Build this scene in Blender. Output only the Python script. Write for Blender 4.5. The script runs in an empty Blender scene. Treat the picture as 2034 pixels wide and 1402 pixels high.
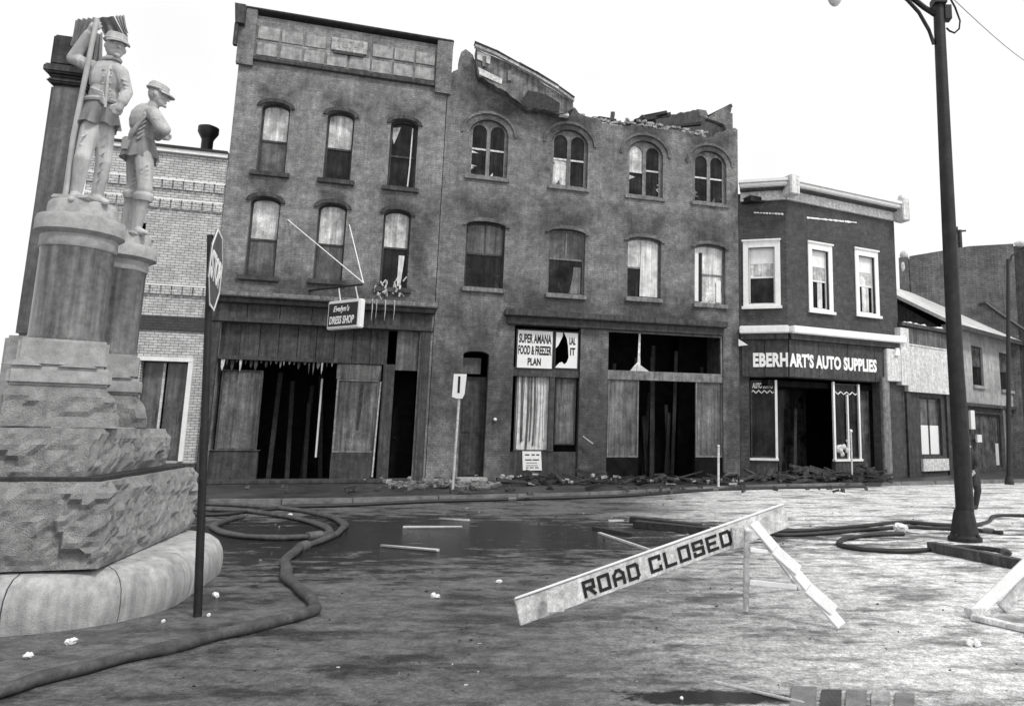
import bpy, bmesh, math, random
from math import radians, sin, cos, pi
from mathutils import Vector, Matrix
from mathutils.geometry import tessellate_polygon
random.seed(7)
S = bpy.context.scene
COL = S.collection
# ------------------------------------------------------------------ camera
FPX, PCX, PCY, PITCH, ROLL, EYE = 1500.0, 1292.0, 618.0, radians(9.12), radians(-0.68), 1.7
_r = Vector((1, 0, 0)); _f = Vector((0, cos(PITCH), sin(PITCH))); _d = Vector((0, sin(PITCH), -cos(PITCH)))
RX = _r * cos(ROLL) + _d * sin(ROLL); RD = -_r * sin(ROLL) + _d * cos(ROLL)
CAMP = Vector((0, 0, EYE))
cam = bpy.data.cameras.new('camera'); co = bpy.data.objects.new('camera', cam); COL.objects.link(co)
m = Matrix((RX, -RD, -_f)).transposed().to_4x4(); m.translation = CAMP; co.matrix_world = m
cam.sensor_width = 36; cam.sensor_fit = 'HORIZONTAL'; cam.lens = FPX / 2034 * 36
cam.shift_x = (1017 - PCX) / 2034; cam.shift_y = (PCY - 701) / 2034
cam.clip_start = 0.1; cam.clip_end = 2000
S.camera = co
# ------------------------------------------------------------------ sky, sun, exposure (overcast winter day)
SUN_EL, SUN_AZ = radians(52), radians(132)      # azimuth clockwise from +Y: sun stands behind the camera, to the right
W = bpy.data.worlds.new('World'); S.world = W; W.use_nodes = True
wn = W.node_tree; wn.nodes.clear()
sk = wn.nodes.new('ShaderNodeTexSky'); sk.sky_type = 'NISHITA'; sk.sun_disc = False
sk.sun_elevation = SUN_EL; sk.sun_rotation = SUN_AZ; sk.dust_density = 4; sk.air_density = 1
bw = wn.nodes.new('ShaderNodeRGBToBW'); wn.links.new(sk.outputs[0], bw.inputs[0])
mx = wn.nodes.new('ShaderNodeMix'); mx.data_type = 'RGBA'; mx.inputs[0].default_value = 0.86
wn.links.new(bw.outputs[0], mx.inputs[6]); mx.inputs[7].default_value = (11.6, 11.6, 11.6, 1)
cl = wn.nodes.new('ShaderNodeTexNoise'); cl.inputs['Scale'].default_value = 2.6; cl.inputs['Detail'].default_value = 7; cl.inputs['Roughness'].default_value = 0.55
cr = wn.nodes.new('ShaderNodeMapRange'); cr.inputs[1].default_value = 0.3; cr.inputs[2].default_value = 0.7; cr.inputs[3].default_value = 0.93; cr.inputs[4].default_value = 1.05
wt = wn.nodes.new('ShaderNodeTexCoord'); wn.links.new(wt.outputs['Generated'], cl.inputs['Vector']); wn.links.new(cl.outputs['Fac'], cr.inputs[0])
cm = wn.nodes.new('ShaderNodeVectorMath'); cm.operation = 'SCALE'; wn.links.new(mx.outputs[2], cm.inputs[0]); wn.links.new(cr.outputs[0], cm.inputs['Scale'])
bg = wn.nodes.new('ShaderNodeBackground'); bg.inputs[1].default_value = 0.1
wn.links.new(cm.outputs[0], bg.inputs[0])
wo = wn.nodes.new('ShaderNodeOutputWorld'); wn.links.new(bg.outputs[0], wo.inputs[0])
sl = bpy.data.lights.new('sun', 'SUN'); sl.energy = 2.1; sl.angle = radians(10); sl.color = (1, 0.99, 0.98)
so = bpy.data.objects.new('sun', sl); COL.objects.link(so)
sdir = Vector((sin(SUN_AZ) * cos(SUN_EL), cos(SUN_AZ) * cos(SUN_EL), sin(SUN_EL)))
so.rotation_euler = sdir.to_track_quat('Z', 'Y').to_euler(); so.location = (20, -20, 40)
vs = S.view_settings; vs.view_transform = 'Standard'; vs.look = 'None'; vs.gamma = 1; vs.exposure = 0; vs.use_curve_mapping = False
S.cycles.max_bounces = 6; S.cycles.caustics_reflective = False

# ------------------------------------------------------------------ measuring helpers
def ray(px, py):
    return (RX * ((px - PCX) / FPX) + RD * ((py - PCY) / FPX) + _f)
def ground(px, py, z=0.0):
    v = ray(px, py); t = (z - EYE) / v.z
    return CAMP + v * t
class Frame:                      # a vertical plane: x along it, y into it, z up
    def __init__(s, o, yaw_deg):
        a = radians(yaw_deg); s.yaw = a; s.o = Vector((o[0], o[1], 0))
        s.u = Vector((cos(a), sin(a), 0)); s.v = Vector((-sin(a), cos(a), 0))
        s.M = Matrix.Translation(s.o) @ Matrix.Rotation(a, 4, 'Z')
    def at(s, px, py, d=0.0):
        v = ray(px, py); p0 = s.o + s.v * d
        t = (p0 - CAMP).dot(s.v) / v.dot(s.v); P = CAMP + v * t
        q = P - s.o
        return q.dot(s.u), P.z
    def x(s, px, py, d=0.0): return s.at(px, py, d)[0]
    def z(s, px, py, d=0.0): return s.at(px, py, d)[1]
    def w(s, x, y, z): return s.o + s.u * x + s.v * y + Vector((0, 0, z))

# ------------------------------------------------------------------ materials (a black and white world)
MATS = {}
def mat(name, v, rough=0.85, var=0.35, scale=5.0, bump=0.3, metal=0.0, streak=0.0, brick=None, stain=0.0, bdist=0.02, spec=0.5, fine=60.0, grain=0.0, soot=None):
    if name in MATS: return MATS[name]
    M = bpy.data.materials.new(name); M.use_nodes = True; MATS[name] = M
    nt = M.node_tree; N = nt.nodes; L = nt.links; N.clear()
    out = N.new('ShaderNodeOutputMaterial'); b = N.new('ShaderNodeBsdfPrincipled'); L.new(b.outputs[0], out.inputs[0])
    b.inputs['Roughness'].default_value = rough; b.inputs['Metallic'].default_value = metal
    b.inputs['Specular IOR Level'].default_value = spec
    tc = N.new('ShaderNodeTexCoord')
    def noise(sc, det=6, ro=0.62, mapping=None):
        n = N.new('ShaderNodeTexNoise'); n.inputs['Scale'].default_value = sc; n.inputs['Detail'].default_value = det; n.inputs['Roughness'].default_value = ro
        if mapping:
            mp = N.new('ShaderNodeMapping'); mp.inputs['Scale'].default_value = mapping
            L.new(tc.outputs['Object'], mp.inputs[0]); L.new(mp.outputs[0], n.inputs['Vector'])
        else: L.new(tc.outputs['Object'], n.inputs['Vector'])
        return n.outputs['Fac']
    def math_(op, a, c, clamp=False):
        k = N.new('ShaderNodeMath'); k.operation = op; k.use_clamp = clamp
        for i, q in enumerate((a, c)):
            if isinstance(q, (int, float)): k.inputs[i].default_value = q
            else: L.new(q, k.inputs[i])
        return k.outputs[0]
    def rng(f, lo, hi, a=0.32, c=0.68):
        r = N.new('ShaderNodeMapRange'); r.inputs[1].default_value = a; r.inputs[2].default_value = c
        r.inputs[3].default_value = lo; r.inputs[4].default_value = hi; L.new(f, r.inputs[0]); return r.outputs[0]
    n1 = noise(scale); n2 = noise(fine, 3)
    val = math_('MULTIPLY', rng(n1, 1 - var, 1 + var), rng(n2, 1 - var * 0.6, 1 + var * 0.6))
    if grain:
        val = math_('MULTIPLY', val, math_('MULTIPLY', rng(noise(7.0, 5, 0.75, (1, 1, .7)), 1 - grain * .7, 1 + grain * .7), rng(noise(26.0, 4, 0.75), 1 - grain, 1 + grain)))
    if soot:      # smoke blackening that fans out over each opening: (centre x, half width, head z, height)
        sp_ = N.new('ShaderNodeSeparateXYZ'); L.new(tc.outputs['Object'], sp_.inputs[0]); acc = None
        wob = math_('MULTIPLY', math_('SUBTRACT', noise(1.6, 5, 0.65), 0.5), 1.6)
        for (xc, hw, zh, ht) in soot:
            dx = math_('DIVIDE', math_('ABSOLUTE', math_('SUBTRACT', sp_.outputs[0], xc), 0), hw)
            dz = math_('DIVIDE', math_('SUBTRACT', sp_.outputs[2], zh), ht)
            k_ = math_('SUBTRACT', 1.0, math_('MAXIMUM', math_('SUBTRACT', dx, math_('MULTIPLY', dz, 0.5)), math_('ABSOLUTE', math_('SUBTRACT', dz, 0.1), 0)))
            acc = k_ if acc is None else math_('MAXIMUM', acc, k_)
        sf = rng(math_('ADD', acc, wob), 1.0, 0.36, -0.05, 0.75)
        val = math_('MULTIPLY', val, sf)
    if stain:
        val = math_('MULTIPLY', val, rng(noise(0.55, 5, 0.6), 1 - stain, 1 + stain * 0.4))
    if streak:
        val = math_('MULTIPLY', val, rng(noise(1.0, 6, 0.65, (11, 11, 0.55)), 1 - streak, 1 + streak))
    height = math_('ADD', math_('MULTIPLY', n1, 0.4), math_('MULTIPLY', n2, 0.6))
    if brick:
        bw_, bh_, dark = brick
        sp = N.new('ShaderNodeSeparateXYZ'); L.new(tc.outputs['Object'], sp.inputs[0])
        cb = N.new('ShaderNodeCombineXYZ'); L.new(math_('ADD', sp.outputs[0], sp.outputs[1]), cb.inputs[0]); L.new(sp.outputs[2], cb.inputs[1])
        bt = N.new('ShaderNodeTexBrick'); L.new(cb.outputs[0], bt.inputs['Vector'])
        bt.inputs['Scale'].default_value = 1; bt.inputs['Brick Width'].default_value = bw_; bt.inputs['Row Height'].default_value = bh_
        bt.inputs['Mortar Size'].default_value = bh_ * 0.11; bt.inputs['Mortar Smooth'].default_value = 0.2
        bt.inputs['Color1'].default_value = (1.12,) * 3 + (1,); bt.inputs['Color2'].default_value = (0.88,) * 3 + (1,)
        bt.inputs['Mortar'].default_value = (dark,) * 3 + (1,)
        g = N.new('ShaderNodeRGBToBW'); L.new(bt.outputs['Color'], g.inputs[0])
        val = math_('MULTIPLY', val, g.outputs[0])
        height = math_('SUBTRACT', height, bt.outputs['Fac'])
    val = math_('MULTIPLY', val, v)
    cmb = N.new('ShaderNodeCombineColor')
    for i in range(3): L.new(val, cmb.inputs[i])
    L.new(cmb.outputs[0], b.inputs['Base Color'])
    if bump:
        bp = N.new('ShaderNodeBump'); bp.inputs['Strength'].default_value = bump; bp.inputs['Distance'].default_value = bdist
        L.new(height, bp.inputs['Height']); L.new(bp.outputs[0], b.inputs['Normal'])
    return M
M_B1 = mat('sooty_brick', 0.235, 0.9, 0.3, 3.5, 0.8, brick=(0.22, 0.075, 0.9), stain=0.42, streak=0.12, grain=0.42)
M_B2 = mat('smoked_brick_plain', 0.16, 0.9, 0.32, 3.0, 0.8, brick=(0.22, 0.075, 0.9), stain=0.5, streak=0.12, grain=0.42)
M_B3 = mat('dark_brick', 0.075, 0.9, 0.3, 4.0, 0.8, brick=(0.22, 0.075, 0.8), stain=0.3, grain=0.35)
M_B0 = mat('glazed_brick', 0.56, 0.7, 0.2, 4.0, 0.9, brick=(0.21, 0.078, 0.35), stain=0.12)
M_B0D = mat('dark_tile_band', 0.05, 0.6, 0.3, 4.0, 0.8, brick=(0.21, 0.078, 0.5))
M_B5 = mat('pale_stucco', 0.36, 0.9, 0.25, 3.0, 0.3, stain=0.35, streak=0.25, grain=0.25)
M_B6 = mat('grey_old_brick', 0.17, 0.9, 0.3, 2.0, 0.9, brick=(0.3, 0.1, 0.7), stain=0.35, streak=0.3, grain=0.35)
M_PANEL = mat('parapet_block', 0.31, 0.9, 0.4, 4.0, 0.5, streak=0.25)
M_DARKTRIM = mat('charred_trim', 0.045, 0.75, 0.5, 5.0, 0.5, streak=0.5, grain=0.3)
M_TRIM = mat('sooty_wood', 0.05, 0.8, 0.45, 5.0, 0.5, streak=0.55, grain=0.3)
M_GTRIM = mat('grey_wood', 0.17, 0.8, 0.35, 5.0, 0.4, streak=0.4, grain=0.3)
M_WHITE = mat('white_paint', 0.80, 0.6, 0.07, 6.0, 0.15, streak=0.06)
M_DWHITE = mat('weathered_white_paint', 0.58, 0.75, 0.3, 9.0, 0.3, streak=0.2, grain=.22)
M_SIGNW = mat('white_sign_enamel', 0.80, 0.5, 0.05, 8.0, 0.05)
M_BLACK = mat('black_paint', 0.012, 0.5, 0.3, 8.0, 0.1)
M_LETTER = mat('black_lettering', 0.01, 0.8, 0.1, 8.0, 0.0)
M_WLETTER = mat('white_lettering', 0.85, 0.7, 0.06, 12.0, 0.0)
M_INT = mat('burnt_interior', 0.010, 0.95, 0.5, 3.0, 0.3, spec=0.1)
M_GLASS = mat('dark_glass', 0.014, 0.12, 0.95, 2.2, 0.05, streak=0.8, spec=0.2)
M_GGLASS = mat('sooty_glass', 0.085, 0.25, 0.6, 2.4, 0.1, streak=0.6, grain=0.25)
M_PALEPANE = mat('pale_window_shade', 0.50, 0.35, 0.5, 2.6, 0.1, streak=0.45, grain=0.25, spec=.6)  # pale streaky colour shared by panes, shards and drips
M_CURT = mat('curtain_cloth', 0.62, 0.9, 0.25, 4.0, 0.4, streak=0.4)
M_BOARD = mat('sooty_board', 0.125, 0.6, 0.5, 2.0, 0.4, streak=0.7, grain=0.35, stain=.5)
M_GRAN = mat('granite', 0.40, 0.8, 0.26, 9.0, 0.5, stain=0.18, fine=120)
M_ROCK = mat('rock_faced_granite', 0.40, 0.9, 0.2, 9.0, 1.0, bdist=0.06, streak=.15, stain=0.2, fine=90)
M_POL = mat('polished_dark_granite', 0.12, 0.28, 0.35, 14.0, 0.05, streak=0.65, fine=150)
M_STAT = mat('carved_granite', 0.50, 0.85, 0.14, 6.0, 0.6, stain=0.08, streak=0.22, fine=160)
M_CONC = mat('worn_concrete', 0.42, 0.85, 0.2, 6.0, 0.7, stain=0.15, streak=0.3, fine=90)
M_IRON = mat('dark_iron', 0.013, 0.55, 0.6, 6.0, 0.4, streak=.5, spec=.35)
M_STEEL = mat('grey_steel', 0.10, 0.5, 0.3, 8.0, 0.2)
M_SIGNR = mat('faded_red_enamel', 0.10, 0.5, 0.2, 8.0, 0.05)
M_HOSE = mat('wet_canvas_hose', 0.07, 0.5, 0.5, 9.0, 0.8, fine=220, grain=.35)
M_HOSED = mat('black_rubber_hose', 0.015, 0.5, 0.35, 12.0, 0.4, fine=150)
M_CHAR = mat('charred_timber', 0.03, 0.8, 0.6, 9.0, 0.8)
M_LATH = mat('pale_lath', 0.5, 0.8, 0.2, 9.0, 0.2)
M_ROOF = mat('pale_roofing', 0.55, 0.7, 0.2, 3.0, 0.3, stain=0.25)
M_CLOTH = mat('dark_coat_cloth', 0.035, 0.9, 0.3, 12.0, 0.3)
M_SKIN = mat('skin', 0.35, 0.6, 0.1, 12.0, 0.1)
M_GALV = mat('galvanised_pipe', 0.5, 0.4, 0.3, 12.0, 0.1)
M_PAPER = mat('paper', 0.8, 0.8, 0.06, 12.0, 0.1)
M_GLOBE = mat('lamp_glass', 0.6, 0.15, 0.1, 6.0, 0.0)
M_WALK = mat('wet_sidewalk', 0.05, 0.45, 0.6, 3.0, 0.6, stain=0.5, bdist=0.03)
M_KERB = mat('wet_kerb_stone', 0.16, 0.5, 0.4, 4.0, 0.5)

def road_material():
    M = bpy.data.materials.new('wet_road'); M.use_nodes = True
    nt = M.node_tree; N = nt.nodes; L = nt.links; N.clear()
    out = N.new('ShaderNodeOutputMaterial'); b = N.new('ShaderNodeBsdfPrincipled'); L.new(b.outputs[0], out.inputs[0])
    tc = N.new('ShaderNodeTexCoord')
    def noise(sc, det=6, ro=0.6, ms=None):
        n = N.new('ShaderNodeTexNoise'); n.inputs['Scale'].default_value = sc; n.inputs['Detail'].default_value = det; n.inputs['Roughness'].default_value = ro
        if ms:
            mp = N.new('ShaderNodeMapping'); mp.inputs['Scale'].default_value = ms; L.new(tc.outputs['Object'], mp.inputs[0]); L.new(mp.outputs[0], n.inputs['Vector'])
        else: L.new(tc.outputs['Object'], n.inputs['Vector'])
        return n.outputs['Fac']
    def rng(f, a, c, lo, hi, sm=False):
        r = N.new('ShaderNodeMapRange'); r.interpolation_type = 'SMOOTHSTEP' if sm else 'LINEAR'
        for i, q in enumerate((a, c, lo, hi)): r.inputs[i + 1].default_value = q
        L.new(f, r.inputs[0]); return r.outputs[0]
    def mth(op, a, c, cl=False):
        k = N.new('ShaderNodeMath'); k.operation = op; k.use_clamp = cl
        for i, q in enumerate((a, c)):
            if isinstance(q, (int, float)): k.inputs[i].default_value = q
            else: L.new(q, k.inputs[i])
        return k.outputs[0]
    sp = N.new('ShaderNodeSeparateXYZ'); L.new(tc.outputs['Object'], sp.inputs[0])
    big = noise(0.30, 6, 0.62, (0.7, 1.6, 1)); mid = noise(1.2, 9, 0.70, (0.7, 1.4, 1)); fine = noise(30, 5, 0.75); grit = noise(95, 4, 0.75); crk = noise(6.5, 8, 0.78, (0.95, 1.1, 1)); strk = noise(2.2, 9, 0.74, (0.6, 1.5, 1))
    # sky sheen painted into the colour to the east of the square, soaked pavement in front of the burned shops
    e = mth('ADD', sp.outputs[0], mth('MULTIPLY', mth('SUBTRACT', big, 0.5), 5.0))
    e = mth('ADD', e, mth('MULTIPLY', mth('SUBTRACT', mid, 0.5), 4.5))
    sky_sheen = rng(e, ROAD_A, ROAD_B, 0, 1, True)
    # the run-off from the hoses: a long pool parallel to the kerb
    py_ = mth('SUBTRACT', sp.outputs[1], mth('ADD', 13.2, mth('MULTIPLY', sp.outputs[0], 0.12)))
    pool = mth('ADD', mth('ABSOLUTE', mth('DIVIDE', py_, 4.0), 0), mth('MULTIPLY', mth('SUBTRACT', strk, 0.5), 3.6))
    pool = mth('ADD', pool, mth('MULTIPLY', mth('ABSOLUTE', mth('ADD', sp.outputs[0], 4.5), 0), 0.075))
    pool = rng(pool, 0.62, 1.05, 1, 0, True)
    # a small pool near the lower edge
    ex = mth('DIVIDE', mth('SUBTRACT', sp.outputs[0], POOL.x), .62); ey = mth('DIVIDE', mth('SUBTRACT', sp.outputs[1], POOL.y), .15)
    p2 = mth('SQRT', mth('ADD', mth('MULTIPLY', ex, ex), mth('MULTIPLY', ey, ey)), 0)
    p2 = rng(mth('ADD', p2, mth('MULTIPLY', mth('SUBTRACT', crk, 0.5), 1.8)), 0.7, 1.15, 1, 0, True)
    pool = mth('MAXIMUM', pool, p2); sky_sheen = mth('MULTIPLY', sky_sheen, mth('SUBTRACT', 1.0, p2))
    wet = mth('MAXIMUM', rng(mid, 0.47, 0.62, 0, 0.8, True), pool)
    base = mth('ADD', 0.12, mth('MULTIPLY', sky_sheen, 0.56))
    base = mth('MULTIPLY', base, rng(wet, 0, 1, 1.12, 0.16))
    base = mth('MULTIPLY', base, rng(strk, 0.3, 0.7, 0.7, 1.28))
    base = mth('MULTIPLY', base, rng(crk, 0.36, 0.60, 0.42, 1.3))
    base = mth('MULTIPLY', base, rng(fine, 0.34, 0.66, 0.55, 1.45))
    base = mth('MULTIPLY', base, rng(grit, 0.34, 0.66, 0.5, 1.5))
    cmb = N.new('ShaderNodeCombineColor')
    for i in range(3): L.new(base, cmb.inputs[i])
    L.new(cmb.outputs[0], b.inputs['Base Color'])
    rough = mth('ADD', rng(wet, 0, 1, 0.5, 0.13), mth('MULTIPLY', sky_sheen, 0.2), True)
    L.new(rough, b.inputs['Roughness']); L.new(rng(wet, 0, 1, 0.5, 0.3), b.inputs['Specular IOR Level'])
    hgt = mth('ADD', mth('MULTIPLY', fine, rng(wet, 0, 1, 1.0, 0.25)), mth('ADD', mth('MULTIPLY', grit, 0.6), mth('ADD', mth('MULTIPLY', mid, 1.5), mth('MULTIPLY', crk, 1.4))))
    bp = N.new('ShaderNodeBump'); bp.inputs['Strength'].default_value = 0.75; bp.inputs['Distance'].default_value = 0.025
    L.new(hgt, bp.inputs['Height']); L.new(bp.outputs[0], b.inputs['Normal'])
    return M
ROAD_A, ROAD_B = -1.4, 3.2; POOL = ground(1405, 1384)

# ------------------------------------------------------------------ mesh builder
def rect(x0, x1, z0, z1): return [(x0, z0), (x1, z0), (x1, z1), (x0, z1)]
def arch(x0, x1, z0, z1, rise, n=12):
    c, h = (x0 + x1) / 2, (x1 - x0) / 2
    return [(x0, z0), (x1, z0)] + [(c + h * cos(pi * i / n), z1 - rise + rise * sin(pi * i / n)) for i in range(n + 1)]
class MB:
    def __init__(s): s.b = bmesh.new()
    def faces(s, vs, fs):
        v = [s.b.verts.new(p) for p in vs]
        for f in fs:
            try: s.b.faces.new([v[i] for i in f])
            except ValueError: pass
        return v
    def box(s, x0, x1, y0, y1, z0, z1):
        s.faces([(x, y, z) for x in (x0, x1) for y in (y0, y1) for z in (z0, z1)],
                [(0, 1, 3, 2), (4, 6, 7, 5), (0, 4, 5, 1), (2, 3, 7, 6), (0, 2, 6, 4), (1, 5, 7, 3)]); return s
    def bar(s, p0, p1, w, h, up=(0, 0, 1), jit=0.0):
        p0, p1 = Vector(p0), Vector(p1); d = (p1 - p0).normalized()
        a = d.cross(Vector(up))
        if a.length < 1e-4: a = d.cross(Vector((0, 1, 0)))
        a.normalize(); c = a.cross(d).normalized()
        vs = []
        for p in (p0, p1):
            for i, j in ((-1, -1), (1, -1), (1, 1), (-1, 1)):
                k = Vector((random.uniform(-jit, jit), random.uniform(-jit, jit), random.uniform(-jit, jit)))
                vs.append(p + a * (i * w / 2) + c * (j * h / 2) + k)
        s.faces(vs, [(3, 2, 1, 0), (4, 5, 6, 7), (0, 1, 5, 4), (1, 2, 6, 5), (2, 3, 7, 6), (3, 0, 4, 7)]); return s
    def solid(s, loop, y0, y1, holes=()):
        loops = [list(loop)] + [list(h) for h in holes]
        pts = [p for l in loops for p in l]
        tri = tessellate_polygon([[Vector((p[0], p[1], 0)) for p in l] for l in loops])
        n = len(pts)
        vs = [(p[0], y0, p[1]) for p in pts] + [(p[0], y1, p[1]) for p in pts]
        fs = [t for t in tri] + [(t[2] + n, t[1] + n, t[0] + n) for t in tri]
        o = 0
        for l in loops:
            k = len(l)
            for i in range(k):
                a, c = o + i, o + (i + 1) % k
                fs.append((a, c, c + n, a + n))
            o += k
        s.faces(vs, fs); return s
    def tube(s, pts, r, n=8, cap=True, flat=1.0):
        pts = [Vector(p) for p in pts]; rings = []
        for i, p in enumerate(pts):
            d = (pts[min(i + 1, len(pts) - 1)] - pts[max(i - 1, 0)]).normalized()
            a = d.cross(Vector((0, 0, 1)))
            if a.length < 0.3: a = Vector((1, 0, 0)) - d * d.x
            a.normalize(); c = d.cross(a)
            rr = r[i] if isinstance(r, (list, tuple)) else r
            rings.append([s.b.verts.new(p + a * (rr * cos(2 * pi * k / n)) + c * (rr * flat * sin(2 * pi * k / n))) for k in range(n)])
        for A, B in zip(rings, rings[1:]):
            for k in range(n): s.b.faces.new((A[k], A[(k + 1) % n], B[(k + 1) % n], B[k]))
        if cap:
            s.b.faces.new(rings[0][::-1]); s.b.faces.new(rings[-1])
        return s
    def lathe(s, prof, c=(0, 0), n=40):
        rings = [[s.b.verts.new((c[0] + r * cos(2 * pi * k / n), c[1] + r * sin(2 * pi * k / n), z)) for k in range(n)] for r, z in prof]
        for A, B in zip(rings, rings[1:]):
            for k in range(n): s.b.faces.new((A[k], A[(k + 1) % n], B[(k + 1) % n], B[k]))
        s.b.faces.new(rings[0][::-1]); s.b.faces.new(rings[-1]); return s
    def ball(s, c, r, rot=None, n=12):
        r = (r, r, r) if isinstance(r, (int, float)) else r
        M = Matrix.Translation(c) @ (rot.to_4x4() if rot else Matrix.Identity(4)) @ Matrix.Diagonal((*r, 1))
        bmesh.ops.create_uvsphere(s.b, u_segments=n, v_segments=max(6, n * 2 // 3), radius=1, matrix=M); return s
    def cap(s, p0, r0, p1, r1, n=12):
        p0, p1 = Vector(p0), Vector(p1); k = 5
        s.ball(p0, r0, n=n); s.ball(p1, r1, n=n)
        s.tube([p0.lerp(p1, i / k) for i in range(k + 1)], [r0 + (r1 - r0) * i / k for i in range(k + 1)], n); return s
    def rough(s, amt, cuts=0):
        if cuts: bmesh.ops.subdivide_edges(s.b, edges=s.b.edges[:], cuts=cuts, use_grid_fill=True)
        for v in s.b.verts: v.co += Vector((random.uniform(-amt, amt), random.uniform(-amt, amt), random.uniform(-amt, amt)))
        return s
    def build(s, name, mt, parent=None, frame=None, smooth=False, bevel=0.0, norm=True):
        if frame is not None:
            T = frame.M if parent is None else (PM[parent.name].inverted() @ frame.M)
            bmesh.ops.transform(s.b, matrix=T, verts=s.b.verts[:])
        elif parent is not None and False: pass
        if norm: bmesh.ops.recalc_face_normals(s.b, faces=s.b.faces[:])
        if bevel:
            bmesh.ops.bevel(s.b, geom=[e for e in s.b.edges if len(e.link_faces) == 2 and e.calc_face_angle(0) > 0.6], offset=bevel, segments=2, affect='EDGES', clamp_overlap=True)
        me = bpy.data.meshes.new(name); s.b.to_mesh(me); s.b.free()
        if smooth:
            me.polygons.foreach_set('use_smooth', [True] * len(me.polygons))
            try: me.set_sharp_from_angle(angle=radians(40))
            except Exception: pass
        if isinstance(mt, (list, tuple)):
            for q in mt: me.materials.append(q)
        else: me.materials.append(mt)
        o = bpy.data.objects.new(name, me); COL.objects.link(o)
        if parent is not None: o.parent = parent; PM[o.name] = PM.get(parent.name, Matrix.Identity(4)).copy()
        else: PM[o.name] = Matrix.Identity(4)
        return o
PM = {}
def tag(o, label, cat=None, group=None, kind=None):
    o['label'] = label
    if cat: o['category'] = cat
    if group: o['group'] = group
    if kind: o['kind'] = kind
    return o
def empty(name, M, label, cat, group=None):
    o = bpy.data.objects.new(name, None); COL.objects.link(o); o.matrix_world = M; o.empty_display_size = 0.3
    PM[o.name] = M.copy(); return tag(o, label, cat, group)
def loc(v): return Matrix.Translation(Vector(v))
def text_mb(txt, height, width=None, bold=0.0, extr=0.004, shear=0.0, space=1.0):
    """flat lettering standing in the x-z plane, facing -y, lower left at the origin"""
    cu = bpy.data.curves.new('lettering', 'FONT'); cu.body = txt; cu.size = 1; cu.offset = bold; cu.extrude = 0.01; cu.shear = shear; cu.space_character = space; cu.resolution_u = 3
    ob = bpy.data.objects.new('lettering', cu); COL.objects.link(ob)
    dg = bpy.context.evaluated_depsgraph_get(); dg.update()
    me = bpy.data.meshes.new_from_object(ob.evaluated_get(dg))
    bpy.data.objects.remove(ob); bpy.data.curves.remove(cu)
    xs = [v.co.x for v in me.vertices]; ys = [v.co.y for v in me.vertices]
    x0, x1, y0, y1 = min(xs), max(xs), min(ys), max(ys)
    sx = (width / (x1 - x0)) if width else height / (y1 - y0); sy = height / (y1 - y0)
    mb = MB(); mb.b.from_mesh(me); bpy.data.meshes.remove(me)
    for v in mb.b.verts:
        x, y, z = v.co; v.co = ((x - x0) * sx, -extr if z > 0 else 0.0, (y - y0) * sy)
    return mb
def shift(mb, d):
    for v in mb.b.verts: v.co += Vector(d)
    return mb

# ------------------------------------------------------------------ the ground
mb = MB(); mb.faces([(-160, -60, 0), (160, -60, 0), (160, 220, 0), (-160, 220, 0)], [(0, 1, 2, 3)])
road = tag(mb.build('road', road_material()), 'wet road surface of the square, painted pale with sky sheen to the right', kind='structure')
g1 = ground(650, 967)
F1 = Frame((g1.x, g1.y), 18.24)
kp = [ground(-500, 1022), ground(410, 1004), ground(700, 1001), ground(1170, 988), ground(1480, 972), ground(1720, 966), ground(2100, 957), ground(2700, 940)]
back = [(60, 90), (-60, 60)]
mb = MB(); lp = [(p.x + 0.0, p.y + 0.16) for p in kp] + back
n = len(lp); tri = tessellate_polygon([[Vector((p[0], p[1], 0)) for p in lp]])
mb.faces([(p[0], p[1], 0.13) for p in lp] + [(p[0], p[1], -0.05) for p in lp], list(tri) + [(i, (i + 1) % n, (i + 1) % n + n, i + n) for i in range(n)])
walk = tag(mb.build('sidewalk', M_WALK), 'wet dark sidewalk along the burned shopfronts', kind='structure')
# the kerb: stones laid end to end
pts = []
for a, c in zip(kp, kp[1:]):
    k = max(1, int((c - a).length / 1.5)); pts += [a.lerp(c, i / k) for i in range(k)]
pts.append(kp[-1])
for a, c in zip(pts, pts[1:]):
    d = (c - a).normalized() * 0.006; nn = Vector((-d.y, d.x, 0)).normalized()
    s_ = MB(); h = 0.135 + random.uniform(-0.004, 0.006)
    s_.bar(a + d + nn * 0.078 + Vector((0, 0, h / 2 - 0.03)), c - d + nn * 0.078 + Vector((0, 0, h / 2 - 0.03)), 0.155, h + 0.06)
    o = s_.build('kerb_stone', M_KERB, walk, bevel=0.012)

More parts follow.
